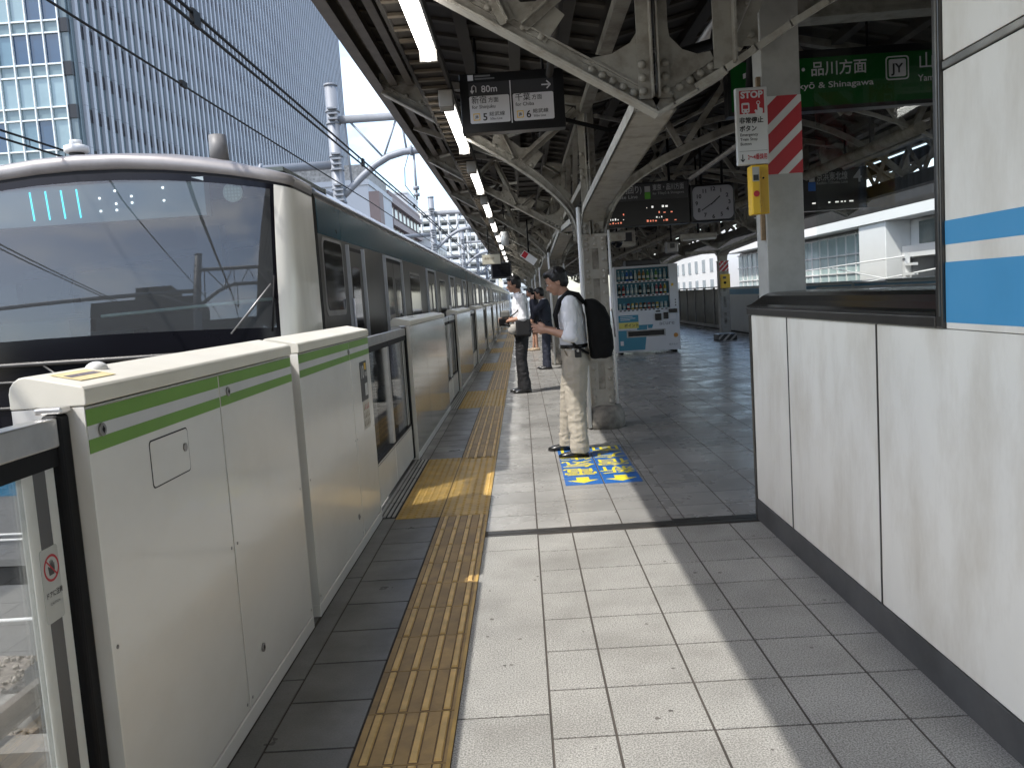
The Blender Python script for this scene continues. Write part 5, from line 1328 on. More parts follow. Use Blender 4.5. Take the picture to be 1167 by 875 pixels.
q = MB(); q.prism([(.03, .10), (.62, .10), (.70, .66), (.46, .66), (.46, .56), (.03, .56)], (x0, y - .001, 0), X, Z, -Y * .002); q.prism([(.46, .665), (.83, .665), (.80, .58), (.71, .58), (.705, .6599), (.46, .6599)], (x0, y - .001, 0), X, Z, -Y * .002)
q.build('teal_panel', VT, vm)
MB().box(x0 + .22, x0 + 1.10, y - .006, y - .0035, .39, .555).build('slot_frame', 'metal_dull', vm); MB().box(x0 + .25, x0 + 1.07, y - .009, y - .0065, .415, .53).build('delivery_flap', 'black_gloss', vm)
q = MB().box(x0 + .05, x0 + .50, y - .005, y - .001, .74, .90); q.build('poster', VT, vm); q = MB().box(x0 + .05, x0 + .50, y - .005, y - .001, .60, .735); q.build('poster', mat('poster_yellow', (.62, .55, .12), .5), vm)
q = MB(); q.text('ポイント', .085, (x0 + .17, y - .006, .635), X, Z, 'LEFT', .002); q.build('lettering', 'sign_black', vm)
q = MB()
for i, (zz, ww) in enumerate(((.86, .28), (.82, .34), (.785, .22))): q.box(x0 + .09, x0 + .09 + ww, y - .0065, y - .0052, zz, zz + .012)
q.box(x0 + .07, x0 + .14, y - .004, y - .001, .22, .32); q.build('white_marks', 'sign_white', vm)
q = MB(); q.box(x1 - .55, x1 - .41, y - .03, y - .001, .745, .90); q.box(x1 - .36, x1 - .25, y - .02, y - .001, .77, .92); q.box(x1 - .53, x1 - .43, y - .006, y - .001, .935, .965); q.box(x1 - .24, x1 - .05, y - .03, y - .001, .90, .985)
q.build('payment_reader', 'black_gloss', vm, bevel=.004)
MB().box(x1 - .22, x1 - .08, y - .004, y - .001, .76, .87).build('price_card', 'sign_white', vm)
q = MB().text('acure', .13, (x1 - .46, y - .002, .64), X, Z, 'LEFT', .0, width=.34); q.text('飲みもの', .05, (x1 - .26, y - .002, .17), X, Z, 'LEFT'); q.build('lettering', mat('vending_grey_ink', (.11, .12, .14), .5), vm)
q = MB().cyl((x1 - .10, y - .001, .39), -Y, .05, .004, 20); q.build('round_sticker', mat('sticker_orange', (.5, .22, .03), .5), vm); q = MB().box(x1 - .155, x1 - .11, y - .004, y - .0005, 1.50, 1.56); q.build('label_plate', 'yellow', vm)
q = MB()
for i in range(3): q.box(x1 - .09, x1 - .06, y - .003, y - .0005, 1.05 + .06 * i, 1.08 + .06 * i)
q.build('payment_marks', 'sign_grey', vm)
bx_ = thing('advert_box', 'dark box lying on top of the vending machine', 'box', (2.75, 19.9, 2.0))
MB().box(2.42, 3.20, 19.5, 20.0, 2.003, 2.13).build('case', 'sign_black', bx_, bevel=.01); MB().box(2.46, 3.16, 19.494, 19.499, 2.03, 2.10).build('panel', 'sign_grey', bx_)
cols = {'pale blue': (.25, .42, .52), 'deep blue': (.02, .10, .38), 'clear': (.42, .50, .52), 'amber': (.32, .17, .05), 'green': (.12, .28, .08), 'red': (.38, .03, .03), 'yellow': (.5, .36, .06), 'black': (.02, .02, .02), 'pink': (.42, .12, .16), 'brown': (.14, .06, .03)}
BM = {k: mat('drink_' + k.replace(' ', '_'), v, .25) for k, v in cols.items()}
CAPM = MT['sign_white']; LABM = mat('drink_label', (.55, .55, .52), .4, var=.3, vscale=60)
seqs = [['pale blue', 'pale blue', 'deep blue', 'deep blue', 'clear', 'amber', 'amber', 'green', 'clear', 'green', 'pale blue', 'clear'],
        ['black', 'red', 'pale blue', 'clear', 'clear', 'black', 'clear', 'black', 'clear', 'pink', 'red', 'yellow'],
        ['clear', 'pale blue', 'red', 'yellow', 'amber', 'amber', 'brown', 'red', 'brown', 'yellow', 'clear', 'clear']]
rown = ('top', 'middle', 'bottom')
proto = {}
for r, sq in enumerate(seqs):
    for i, cn_ in enumerate(sq):
        bxx = x0 + .108 + .094 * i; hgt = .235 if r < 2 else .15
        lab, grp = '%s drink on the %s shelf of the vending machine' % (cn_, rown[r]), '%s drinks on the %s shelf' % (cn_, rown[r])
        kk = (cn_, hgt)
        if kk not in proto:
            t = thing('drink_bottle' if hgt > .2 else 'drink_can', lab, 'drink', (bxx, y + .065, shelves[r] + .001), grp)
            zz = shelves[r] + .001
            if hgt > .2:
                MB().tube([(bxx, y + .065, zz), (bxx, y + .065, zz + .15), (bxx, y + .065, zz + .19), (bxx, y + .065, zz + .215)], [.031, .031, .016, .013], 10).build('bottle', BM[cn_], t)
                MB().tube([(bxx, y + .065, zz + .216), (bxx, y + .065, zz + .236)], .015, 8).build('cap', CAPM, t); MB().tube([(bxx, y + .065, zz + .05), (bxx, y + .065, zz + .11)], .0318, 10, False).build('wrapper', LABM, t)
            else:
                MB().tube([(bxx, y + .065, zz), (bxx, y + .065, zz + .008), (bxx, y + .065, zz + .125), (bxx, y + .065, zz + .14)], [.028, .032, .032, .026], 10).build('can', BM[cn_], t)
                MB().tube([(bxx, y + .065, zz + .04), (bxx, y + .065, zz + .09)], .0328, 10, False).build('wrapper', LABM, t)
            proto[kk] = t
        else:
            c = copy_tree(proto[kk]); c.location = (bxx, y + .065, shelves[r] + .001); c['label'] = lab; c['group'] = grp

# gates and fence on the far side of the island platform
FG = mat('far_gate_grey', (.42, .42, .40), .35, var=.05); FB = mat('far_gate_blue', (.02, .16, .27), .4)
def far_gate(y0, y1, lab, grp=None):
    t = thing('platform_gate', lab, 'platform gate', (6.7, (y0 + y1) / 2, 0), grp)
    MB().box(6.62, 6.80, y0, y1, 0, 1.335).build('cabinet', FG, t, bevel=.015)
    MB().box(6.616, 6.6195, y0 + .03, y1 - .03, 1.13, 1.29).build('blue_band', FB, t); MB().box(6.60, 6.82, y0 - .003, y1 + .003, 1.336, 1.36).build('lid', FG, t)
    MB().box(6.616, 6.6195, y0 + .5, y0 + .72, .92, 1.08).build('notice', 'sign_grey', t)
    return t
far_gate(23.3, 27.4, 'pale far gate cabinet with a blue band, right of the dark weathered column', 'gates on the far platform edge')
for k, (a, c) in enumerate(((12.2, 15.6), (17.2, 20.0))):
    far_gate(a, c, ('right' if k == 0 else 'left') + ' of the two far gate cabinets whose blue tops show through the window', 'gates on the far platform edge')
for a, c, lab in ((15.62, 17.18, 'low dark blue topped gate door between the far gate cabinets'), (20.05, 23.25, 'low blue topped gate door left of the far cabinets')):
    t = thing('gate_door', lab, 'platform gate', (6.7, (a + c) / 2, 0)); MB().box(6.66, 6.72, a, c, .05, 1.30).build('door_panel', FB, t); MB().box(6.65, 6.73, a, c, 1.301, 1.33).build('top_rail', 'metal_dull', t)
cf = thing('corrugated_fence', 'beige corrugated fence between the vending machine and the dark column', 'fence', (6.7, 31.3, 0))
b = MB(); y = 27.9
while y < 44: b.tube([(6.68, y, .1), (6.68, y, 1.32)], .045, 8); y += .1
b.build('corrugated_panel', mat('beige_sheet', (.33, .31, .26), .5, var=.1), cf)
b = MB()
for k in range(10): b.box(6.60, 6.66, 27.85 + 1.6 * k, 27.93 + 1.6 * k, 0, 1.36)
b.build_each('post', 'metal_dull', cf); b = MB().box(6.60, 6.76, 27.8, 44, 1.361, 1.40); b.box(6.60, 6.76, 27.8, 44, 0, .099); b.build('rail', 'metal_dull', cf)
# ================================================================== masts and wires, towers, far buildings
MT['galv'] = mat('galvanised_tube', (.235, .25, .275), .5, .1, var=.12, vscale=2, stretch=(1, 1, .5))
mast = thing('catenary_mast', 'thick pale grey tubular catenary mast rising behind the train, nearest of the row', 'mast', (-5.2, 25.8, -1.4), 'catenary masts behind the train')
my = 25.8
b = MB().tube([(-5.2, my, -1.4), (-5.2, my, 8.0)], [.215, .18], 20); b.build('pole', 'galv', mast)
b = MB().tube([(-5.2, my, 8.0), (-5.2, my, 8.06)], .20, 20)
for z0 in (7.25, 6.9, 5.95, 5.55, 5.0, 4.6):
    b.tube([(-5.2, my, z0), (-5.2, my, z0 + .05)], .212, 20)
for z0 in (7.3, 7.15, 7.0, 6.0, 5.85, 5.7, 5.55, 5.1, 4.95, 4.8, 4.65): b.box(-5.30, -5.02, my - .30, my - .16, z0, z0 + .05)
b.build('clamp_bands', 'galv', mast)
b = MB().tube([(-5.2, my, 7.02), (8.5, my, 7.02)], .115, 14); b.build('upper_beam', 'galv', mast)
b = MB().tube([(-5.2, my, 4.72), (-4.85, my, 5.02), (-4.45, my, 5.36), (-4.05, my, 5.66), (-3.65, my, 5.87), (-3.2, my, 5.98), (-2.7, my, 6.0), (8.5, my, 6.0)], .105, 14); b.tube([(-3.0, my, 6.0), (-2.93, my, 6.0)], .15, 14); b.build('lower_beam', 'galv', mast)
b = MB()
for p_, q_ in (((-4.86, 6.95), (-4.80, 5.05)), ((-4.70, 6.93), (-3.80, 5.85)), ((-3.80, 5.85), (-3.35, 6.93)), ((-3.2, 6.95), (-3.1, 6.05)), ((-2.0, 6.95), (-2.6, 6.05)), ((-2.0, 6.95), (-1.4, 6.05))):
    b.tube([(p_[0], my, p_[1]), (q_[0], my, q_[1])], .032, 8)
b.build('lattice_braces', 'galv', mast)
b = MB().tube([(-5.2, my, 5.74), (-16.5, my, 5.74)], .125, 14); b.tube([(-7.5, my, 5.74), (-7.42, my, 5.74)], .18, 14); b.tube([(-7.15, my, 5.70), (-5.25, my, 4.78)], .07, 10); b.build('left_beam', 'galv', mast)
b = MB().tube([(-2.9, my, 6.0), (-2.9, my, 4.55)], .035, 8); b.tube([(-2.9, my, 4.95), (-2.9, my, 4.85)], .09, 10); b.tube([(-2.9, my, 4.75), (-2.9, my, 4.66)], .09, 10); b.build('insulator_rod', 'galv', mast)
b = MB().tube([(-3.02, my, 6.0), (-3.2, my, 5.5), (-3.22, my, 5.0), (-2.95, my, 4.6)], .012, 6); b.build('jumper_cable', 'cable', mast)
ml = ['second catenary mast behind the train, thinner and in front of the white apartments', 'third catenary mast, small beside the far apartments', 'fourth catenary mast, tiny near the vanishing point']
for k in range(1, 5):
    c = copy_tree(mast); c.location.y += 28.0 * k; c['label'] = ml[min(k, 3) - 1]
    if k >= 3: c['group'] = 'tiny far catenary masts'
# wires
def wire(name, label, x, z, r, clamps=(), twin=None, group=None, y0=-16.0):
    t = thing(name, label, 'wire', (x, 20, z), group)
    pts = []; y = y0
    def sag(y): u = ((y - 25.8) / 28.0) % 1.0; return -.10 * 4 * u * (1 - u)
    while y <= 140: pts.append(y); y += 2.0
    b = MB().tube([(x, yy, z + sag(yy) * .4) for yy in pts], r, 6)
    if twin: b.tube([(x, yy, z + twin + sag(yy) * .2) for yy in pts], r, 6)
    b.build('strand', 'cable', t)
    if clamps:
        c = MB()
        for cy_ in clamps: c.box(x - .022, x + .022, cy_ - .09, cy_ + .09, z - .02 + sag(cy_) * .4, z + .015 + (twin or 0))
        c.build('clamp', 'cable', t)
    if twin:
        c = MB()
        for yy in range(3, 60): 
            if yy % 1 == 0: c.tube([(x, yy * 1.0, z + sag(yy) * .4), (x, yy * 1.0, z + twin + sag(yy) * .2)], .006, 4)
        c.build('droppers', 'cable', t)
wire('overhead_wire', 'black twin overhead wire above the train, crossing the tower and the near mast', -3.0, 4.34, .017, (8.6, 17.5, 25.8, 34), .085)
wire('overhead_wire', 'thin single black wire crossing low over the train roof', -4.25, 4.55, .014, (11.5,))
wire('overhead_wire', 'black twin wire at the left edge over the far track', -7.2, 4.22, .018, (15.2,), .09)

# office tower
TX, TY0, TY1, TZ = -40.0, 81.0, 213.0, 92.0
tw = thing('office_tower', 'huge office tower with pale vertical fins and a glazed end wall', 'tower', (-60, 140, -6))
b = MB().box(-82, TX - .9, TY0 + .6, TY1, -5.9, TZ); b.build('tower_block', mat('tower_core', (.20, .24, .26), .5, var=.1, vscale=.2), tw)
finm = mat('tower_fin', (.42, .43, .46), .4, var=.05, vscale=.1)
FL = 3.9; SP = 1.66
fb_ = MB().box(TX - .3, TX + .08, TY0 + 1.5, TY0 + 2.02, -5.5, TZ); f0 = fb_.build('fin', finm, tw)
nf = int((TY1 - TY0 - 2.5) / SP)
for k in range(1, nf + 1):
    c = f0.copy(); COL.objects.link(c); c.parent = tw; c.location = (0, SP * k, 0)
gm = mat('tower_fin_glass', (.13, .17, .185), .15, .0, var=.12, vscale=.25, spec=.6)
b = MB().box(TX - .899, TX - .22, TY0 + .8, TY1 - .1, -5.5, TZ - .3); b.build('glazing', gm, tw)
dwm = mat('tower_dark_vent', (.012, .013, .017), .4)
w0 = MB().box(TX - .219, TX - .18, TY0 + 2.02, TY0 + 1.5 + SP, 1.4, 2.65).build('window', dwm, tw)
cells = [(j, k) for k in range(0, nf) for j in range(2, 11)]
cells.sort(key=lambda c: c[1])
for j, k in cells[:99]:
    c = w0.copy(); COL.objects.link(c); c.parent = tw; c.location = (0, SP * k, FL * j)
rest = MB(); near_set = set(cells[:99])
for k in range(0, nf):
    for j in range(-1, 23):
        if (j, k) not in near_set and not (j == 0 and k == 0): rest.box(TX - .219, TX - .18, TY0 + 2.02 + SP * k, TY0 + 1.5 + SP * (k + 1), 1.4 + FL * j, 2.65 + FL * j)
struct(rest.build('window_rows', dwm, tw), 'stuff')
seams = MB()
for k in range(0, nf):
    for j in range(0, 18): seams.box(TX - .19, TX + .085, TY0 + 1.495 + SP * k, TY0 + 2.025 + SP * k, 2.75 + FL * j, 2.79 + FL * j)
struct(seams.build('fin_joints', mat('fin_joint', (.2, .21, .24), .5), tw), 'stuff')
# glazed end
pgm = [mat('tower_pane_%s' % n, c, .08, 0, var=.12, vscale=.4, spec=.8, coat=.5) for n, c in (('pale', (.22, .31, .33)), ('mid', (.10, .18, .22)), ('deep', (.02, .055, .11)))]
spm = mat('tower_spandrel', (.17, .235, .25), .15, var=.08, vscale=.4, spec=.7)
rnd = random.Random(11); CW = 1.5; nc = 18
paneproto = {}
cnt = 0; rest = MB(); resp = MB()
for j in range(0, 23):
    for i in range(nc):
        xa = TX - 1.1 - CW * (i + 1); za = 2.5 + FL * j; zb_ = 1.4 + FL * (j + 1)
        if 3 <= j <= 7 and i < 12:
            kx = rnd.choices((0, 1, 2), (5, 3, 3 if j in (4, 6, 7) else 1))[0]
            if kx not in paneproto: paneproto[kx] = (MB().box(0, CW - .06, 0, .05, 0, zb_ - za - .06).build('window', pgm[kx]),); c = paneproto[kx][0]
            else: c = paneproto[kx][0].copy(); COL.objects.link(c)
            c.parent = tw; c.location = Vector((xa + .03, TY0 + .45, za + .03)) - tw.location
        else: rest.box(xa + .03, xa + CW - .03, TY0 + .45, TY0 + .5, za + .03, zb_ - .03)
        resp.box(xa + .03, xa + CW - .03, TY0 + .45, TY0 + .5, 1.4 + FL * j + .03, 2.5 + FL * j - .03)
struct(rest.build('upper_windows', pgm[1], tw), 'stuff'); struct(resp.build('spandrels', spm, tw), 'stuff')
b = MB()
for i in range(nc + 1): b.box(TX - 1.1 - CW * i - .06, TX - 1.1 - CW * i + .06, TY0 + .2, TY0 + .449, -5.5, TZ - 1)
for j in range(0, 24):
    for zz in (1.4, 2.5): b.box(TX - 1.1 - CW * nc, TX - 1.04, TY0 + .25, TY0 + .44, zz + FL * j - .07, zz + FL * j + .07)
b.build('mullions', mat('white_mullion', (.72, .75, .74), .4), tw)
b = MB()
for j in range(0, 22): b.box(TX - 1.0, TX - .3, TY0 + .3, TY0 + 1.45, 1.4 + FL * j, 2.65 + FL * j)
b.build_each('corner_vent', dwm, tw)
b = MB().box(TX - 1.0, TX - .35, TY0 + .45, TY0 + 1.4, -5.5, TZ - 2); b.build('corner_glass', gm, tw)

MT['block_window'] = mat('block_window_glass', (.05, .06, .07), .15, var=.3, vscale=.3)
# apartment and office buildings behind the train
def block(name, label, cat, x0, x1, y0, y1, z1, wall_m, face, bays, floors, fh, z0, win=(.6, .55), balcony=None, parap=.6, base=-5.9):
    t = thing(name, label, cat, ((x0 + x1) / 2, (y0 + y1) / 2, -6))
    MB().box(x0, x1, y0, y1, base, z1).build('wall', wall_m, t)
    MB().box(x0 - .15, x1 + .15, y0 - .15, y1 + .15, z1 + .002, z1 + parap).build('parapet', wall_m, t)
    first = None; bf = None
    for j in range(floors):
        for i in range(bays):
            if face == 'S':
                bw = (x1 - x0) / bays; a = x0 + bw * i + bw * (1 - win[0]) / 2; loc = Vector((a, y0 - .06, z0 + fh * j))
            else:
                bw = (y1 - y0) / bays; a = y0 + bw * i + bw * (1 - win[0]) / 2; loc = Vector((x1 - .02, a, z0 + fh * j))
            if first is None:
                m_ = MB().box(0, bw * win[0], 0, .08, 0, fh * win[1]) if face == 'S' else MB().box(0, .08, 0, bw * win[0], 0, fh * win[1])
                first = m_.build('window', 'block_window'); c = first
            else: c = first.copy(); COL.objects.link(c)
            c.parent = t; c.location = loc - t.location
        if balcony:
            if face == 'S': loc = Vector((x0, y0 - 1.2, z0 + fh * j - .35)); mk = lambda: MB().box(.1, x1 - x0 - .1, 0, .12, 0, 1.0).box(0, x1 - x0, 0, 1.19, -.2, -.002)
            else: loc = Vector((x1 + .07, y0, z0 + fh * j - .35)); mk = lambda: MB().box(1.0, 1.12, .1, y1 - y0 - .1, 0, 1.0).box(0, 1.12, 0, y1 - y0, -.2, -.002)
            if bf is None: bf = mk().build('balcony', balcony); c = bf
            else: c = bf.copy(); COL.objects.link(c)
            c.parent = t; c.location = loc - t.location
    return t
WHT = mat('white_render', (.78, .78, .76), .7, var=.05, vscale=.2); BRN = mat('mauve_tile', (.24, .185, .175), .7, var=.1, vscale=.3); GRY = mat('pale_grey_wall', (.50, .52, .55), .6, var=.05, vscale=.2); GLB = mat('balcony_glass', (.74, .78, .79), .3)
b1 = block('office_building', 'pale grey blank building with a roof screen behind the near mast', 'building', -27, -16.8, 100, 118, 15.6, GRY, 'E', 2, 2, 4.0, 4.0)
MB().box(-26.5, -17.2, 100.4, 117, 16.25, 18.0).build('roof_screen', mat('mesh_screen', (.33, .32, .30), .8, var=.4, vscale=3), b1)
MB().box(-16.79, -15.6, 100.0, 103.0, -5.9, 14.8).build('brown_side', BRN, b1)
b2 = block('apartment_building', 'mauve brown apartment building receding beside the pale grey one', 'building', -32, -17.8, 122, 158, 17.2, BRN, 'E', 8, 5, 3.1, 2.0, (.55, .5), None)
b = MB()
for j in range(5): b.box(-17.79, -17.2, 122, 158, 3.6 + 3.1 * j, 4.4 + 3.1 * j)
b.build('ledges', mat('mauve_ledge', (.34, .28, .27), .7), b2); MB().box(-30, -24, 126, 134, 17.9, 19.5).build('roof_hut', GRY, b2)
b3 = block('office_building', 'low white building with dark square windows in front of the mauve one', 'building', -28, -16.2, 160, 196, 13.4, WHT, 'E', 9, 4, 3.2, 1.5, (.6, .5))
b4 = block('apartment_building', 'tall white apartment block with stacked balconies at the end of the tracks', 'building', -36, -8.0, 302, 325, 33.5, WHT, 'S', 9, 11, 3.0, .6, (.62, .6), GLB)
MB().box(-26, -18, 304, 314, 34.2, 37).build('roof_hut', WHT, b4)
b = MB()
for i in range(10): b.box(-36.1 + 3.12 * i - .22, -36.1 + 3.12 * i + .22, 300.6, 301.94, -5, 33.4)
b.build('pilasters', WHT, b4)
b5 = block('apartment_building', 'farther white apartment block, lower, right of the tall one near the canopy edge', 'building', -7.0, 11, 345, 365, 28.5, WHT, 'S', 7, 9, 3.0, .6, (.6, .55), GLB)
b6 = block('office_building', 'pale building top just above the second mast', 'building', -49, -37, 300, 330, 40.0, GRY, 'S', 4, 8, 3.3, 2.0, (.6, .5))

# building beyond the far platform, seen under the canopy and through the window
SB = thing('station_building', 'bright white and glass station building beyond the far platform, seen through the window', 'building', (26, 70, -6))
WB = mat('bright_white_cladding', (.74, .74, .73), .5, var=.03, vscale=.3); PG = mat('pale_green_glass', (.42, .52, .50), .15, var=.12, vscale=.5, coat=.4); DG = mat('dark_opening', (.05, .055, .06), .4, var=.3, vscale=.7)
MB().box(24.6, 42, 40, 96, -5.9, 4.7).build('block', WB, SB)
MB().box(22.8, 42, 39, 96.5, 4.75, 5.5).build('roof_slab', WB, SB)
MB().box(23.0, 24.59, 54.2, 58.4, -5.9, 4.74).build('column', WB, SB, bevel=.05)
for k in range(6): MB().box(24.3, 24.55, 58.6 + 1.85 * k, 60.35 + 1.85 * k, .4, 4.4).build('glass_panel', PG, SB)
for k in range(9): MB().box(24.3, 24.55, 69.9 + 2.85 * k, 72.6 + 2.85 * k, .6, 4.4).build('glass_panel', PG, SB)
b = MB()
for zz in (.35, 1.7, 3.05, 4.45): b.box(24.2, 24.32, 58.5, 95.5, zz - .05, zz + .05)
for k in range(20): b.box(24.22, 24.31, 58.5 + 1.85 * k - .05, 58.5 + 1.85 * k + .05, .3, 4.6)
b.build('mullions', WB, SB)
b = MB()
for k in range(10): b.box(24.0, 24.5, 76 + 2 * k, 76.35 + 2 * k, -3, .2)
b.build('lower_fins', WB, SB)
for k in range(6): MB().box(24.45, 24.56, 59.2 + 2.2 * k, 60.3 + 2.2 * k, -2.2, .1).build('opening', DG, SB)
MB().box(24.45, 24.56, 76, 95.5, -3, .2).build('opening', DG, SB)
MB().box(24.45, 24.56, 50.8, 52.8, 3.15, 4.5).build('window', mat('grey_green_pane', (.10, .13, .125), .2), SB)
MB().box(24.0, 24.59, 40, 54.15, 2.4, 3.1).build('ledge', WB, SB)
for k in range(4): MB().box(24.45, 24.56, 41 + 3.3 * k, 44 + 3.3 * k, -.6, 2.3).build('opening', DG, SB)
b = MB()
for p_, q_ in (((22.5, 46, .4), (22.5, 62, 2.1)), ((22.5, 46, 1.6), (22.5, 70, .2)), ((22.4, 46, .9), (22.4, 75, 1.0)), ((22.4, 46, .0), (22.4, 75, .15)), ((22.3, 50, 2.4), (22.3, 72, 2.0))): b.tube([p_, q_], .045, 6)
b.build('cable_stays', WB, SB)
b = MB().box(22.4, 22.7, 50.2, 50.5, -2, 2.6)
for k in range(6): b.box(22.4, 22.7, 49.2, 50.19, -.9 + .55 * k, -.75 + .55 * k)
b.build('lattice_post', WB, SB)
S2 = block('office_building', 'white building with small windows and pale blue base beyond the vending machine', 'building', 24, 40, 100, 150, 7.2, WB, 'N', 0, 0, 3, 0)
for i in range(10):
    for j in range(2): MB().box(23.92, 23.99, 102 + 4.6 * i, 103.6 + 4.6 * i, .6 + 2.6 * j, 2.2 + 2.6 * j).build('window', mat('grey_pane', (.28, .32, .34), .2) if (i, j) == (0, 0) else bpy.data.materials['grey_pane'], S2)
MB().box(23.9, 23.99, 101, 148, -4, -.2).build('blue_base', mat('pale_blue_panel', (.35, .55, .62), .4), S2)

# blocks behind the camera that the windscreen mirrors
DKB = mat('shaded_brick', (.10, .09, .085), .7, var=.1, vscale=.3)
bk_ = thing('office_building', 'stepped dark building behind the viewer, mirrored in the train windscreen', 'building', (-16, -55, -6))
MB().box(-30, -13, -62, -48, -5.9, 15.5).build('wall', DKB, bk_); MB().box(-12.9, 4, -66, -50, -5.9, 11.5).build('wing', DKB, bk_); MB().box(-50, -30.1, -70, -52, -5.9, 9.5).build('wing', DKB, bk_); MB().box(-24, -18, -60, -52, 15.6, 19).build('roof_hut', DKB, bk_)
c = copy_tree(mast); c.location.y = -9.0; c['label'] = 'catenary mast behind the viewer, mirrored in the train windscreen'; del c['group']
# ================================================================== people
from mathutils import noise
def remeshed(b, name, material, parent, voxel, smooth_it=3, wrinkle=None, solid=None):
    org = Vector((0, 0, 0)); p = parent
    while p is not None: org += p.location; p = p.parent
    me = bpy.data.meshes.new(name); me.from_pydata([tuple(v - org) for v in b.v], [], b.f); me.update()
    o = bpy.data.objects.new(name, me); COL.objects.link(o)
    r = o.modifiers.new('remesh', 'REMESH'); r.mode = 'VOXEL'; r.voxel_size = voxel; r.use_smooth_shade = True
    s = o.modifiers.new('smooth', 'SMOOTH'); s.iterations = smooth_it; s.factor = 0.5
    dg = bpy.context.evaluated_depsgraph_get()
    m2 = bpy.data.meshes.new_from_object(o.evaluated_get(dg))
    bpy.data.objects.remove(o); bpy.data.meshes.remove(me)
    if wrinkle:
        amp, sc = wrinkle; nr = [v.normal.copy() for v in m2.vertices]
        for v, n in zip(m2.vertices, nr):
            c = Vector((v.co.x * sc[0], v.co.y * sc[1], v.co.z * sc[2]))
            wq = c + Vector((noise.noise(c * .7), noise.noise(c * .7 + Vector((5, 1, 2))), noise.noise(c * .7 + Vector((1, 7, 3))))) * .6
            w = 1.15 - abs(noise.noise(wq)) * 3.0 + 0.6 * (1 - abs(noise.noise(wq * 2.1)) * 3)
            v.co += n * amp * (w - .4)
    m2.polygons.foreach_set('use_smooth', [True] * len(m2.polygons))
    m2.materials.clear(); m2.materials.append(MT[material] if isinstance(material, str) else material); m2.name = name
    o = bpy.data.objects.new(name, m2); COL.objects.link(o)
    if parent is not None: o.parent = parent
    return o
MT['skin'] = mat('skin', (0.42, 0.24, 0.165), 0.5, var=0.06, vscale=14)
MT['hair'] = mat('black_hair', (0.012, 0.011, 0.011), 0.45, var=0.3, vscale=120, stretch=(1, 1, .2))
MT['shirt'] = mat('pale_shirt_cloth', (0.80, 0.81, 0.84), 0.75, var=0.03, bump=0.15, bscale=40)
MT['chino'] = mat('beige_chino_cloth', (0.40, 0.36, 0.295), 0.8, var=0.05, bump=0.2, bscale=60)
MT['black_cloth'] = mat('black_trouser_cloth', (0.014, 0.014, 0.016), 0.75, var=0.2)
MT['navy_cloth'] = mat('navy_suit_cloth', (0.018, 0.022, 0.038), 0.75, var=0.15)
MT['shoe'] = mat('black_leather', (0.012, 0.012, 0.012), 0.25, var=0.2)
MT['eye_white'] = mat('eye_white', (0.7, 0.68, 0.65), 0.2); MT['eye_dark'] = mat('eye_dark', (0.02, 0.015, 0.012), 0.2)
MT['lips'] = mat('lips', (0.30, 0.12, 0.10), 0.5)
class Fig:
    def __init__(s, x, y, head=0.0, k=1.0):
        s.o = Vector((x, y, 0)); a = math.radians(180 + head); s.F = Vector((math.cos(a), math.sin(a), 0)); s.S = Z.cross(s.F) ; s.k = k
    def __call__(s, f, sd, z): return s.o + (s.F * f + s.S * sd + Z * z) * s.k
def ring(fig, c, rx, ry, n=16, tilt=0.0):
    """ellipse: rx to the side, ry front to back, around c=(f,s,z); tilt raises the front"""
    return [fig(c[0] + ry * math.cos(2 * math.pi * k / n), c[1] + rx * math.sin(2 * math.pi * k / n), c[2] + tilt * math.cos(2 * math.pi * k / n)) for k in range(n)]
def limb(b, fig, pts, rs, n=12):
    P_ = [fig(*p) for p in pts]; b.tube(P_, [r * fig.k for r in rs], n)
    b.sphere(P_[0], rs[0] * fig.k * .98, n, 8); b.sphere(P_[-1], rs[-1] * fig.k * .98, n, 8)
def hand(b, fig, wrist, fwd, side, up, spread=.012, curl=.45, k=1.0):
    """palm, four fingers and a thumb; fwd, side (towards the thumb), up (back of the hand) are unit (f,s,z) vectors"""
    W = Vector(wrist); f_, s_, u_ = Vector(fwd), Vector(side), Vector(up)
    def q(a, c, e): v = W + f_ * a + s_ * c + u_ * e; return fig(v.x, v.y, v.z)
    r = []
    for a, w_, h in ((-.01, .026, .020), (.03, .036, .018), (.07, .042, .015), (.09, .040, .012)):
        r.append([q(a, w_ * math.cos(2 * math.pi * i / 12), h * math.sin(2 * math.pi * i / 12)) for i in range(12)])
    b.loft(r)
    for i, (ln, c0) in enumerate(((.070, .030), (.080, .010), (.074, -.011), (.058, -.031))):
        c1 = c0 * 1.15
        p0, p1 = q(.080, c0, 0), q(.092 + ln * .42, c1, -.004 - curl * ln * .18)
        p2 = q(.092 + ln * (.42 + .30 * (1 - curl * .5)), c1 * 1.05, -.004 - curl * ln * .55); p3 = q(.092 + ln * (.42 + .46 * (1 - curl)), c1 * 1.05, -.006 - curl * ln * .98)
        b.tube([p0, p1, p2, p3], [.0095 * fig.k, .009 * fig.k, .0082 * fig.k, .0068 * fig.k], 8); b.sphere(p3, .0068 * fig.k, 8, 6)
    t0, t1, t2 = q(.018, .028, -.004), q(.050, .052, -.012), q(.082, .056, -.020)
    b.tube([t0, t1, t2], [.013 * fig.k, .0105 * fig.k, .0085 * fig.k], 8); b.sphere(t2, .0085 * fig.k, 8, 6)
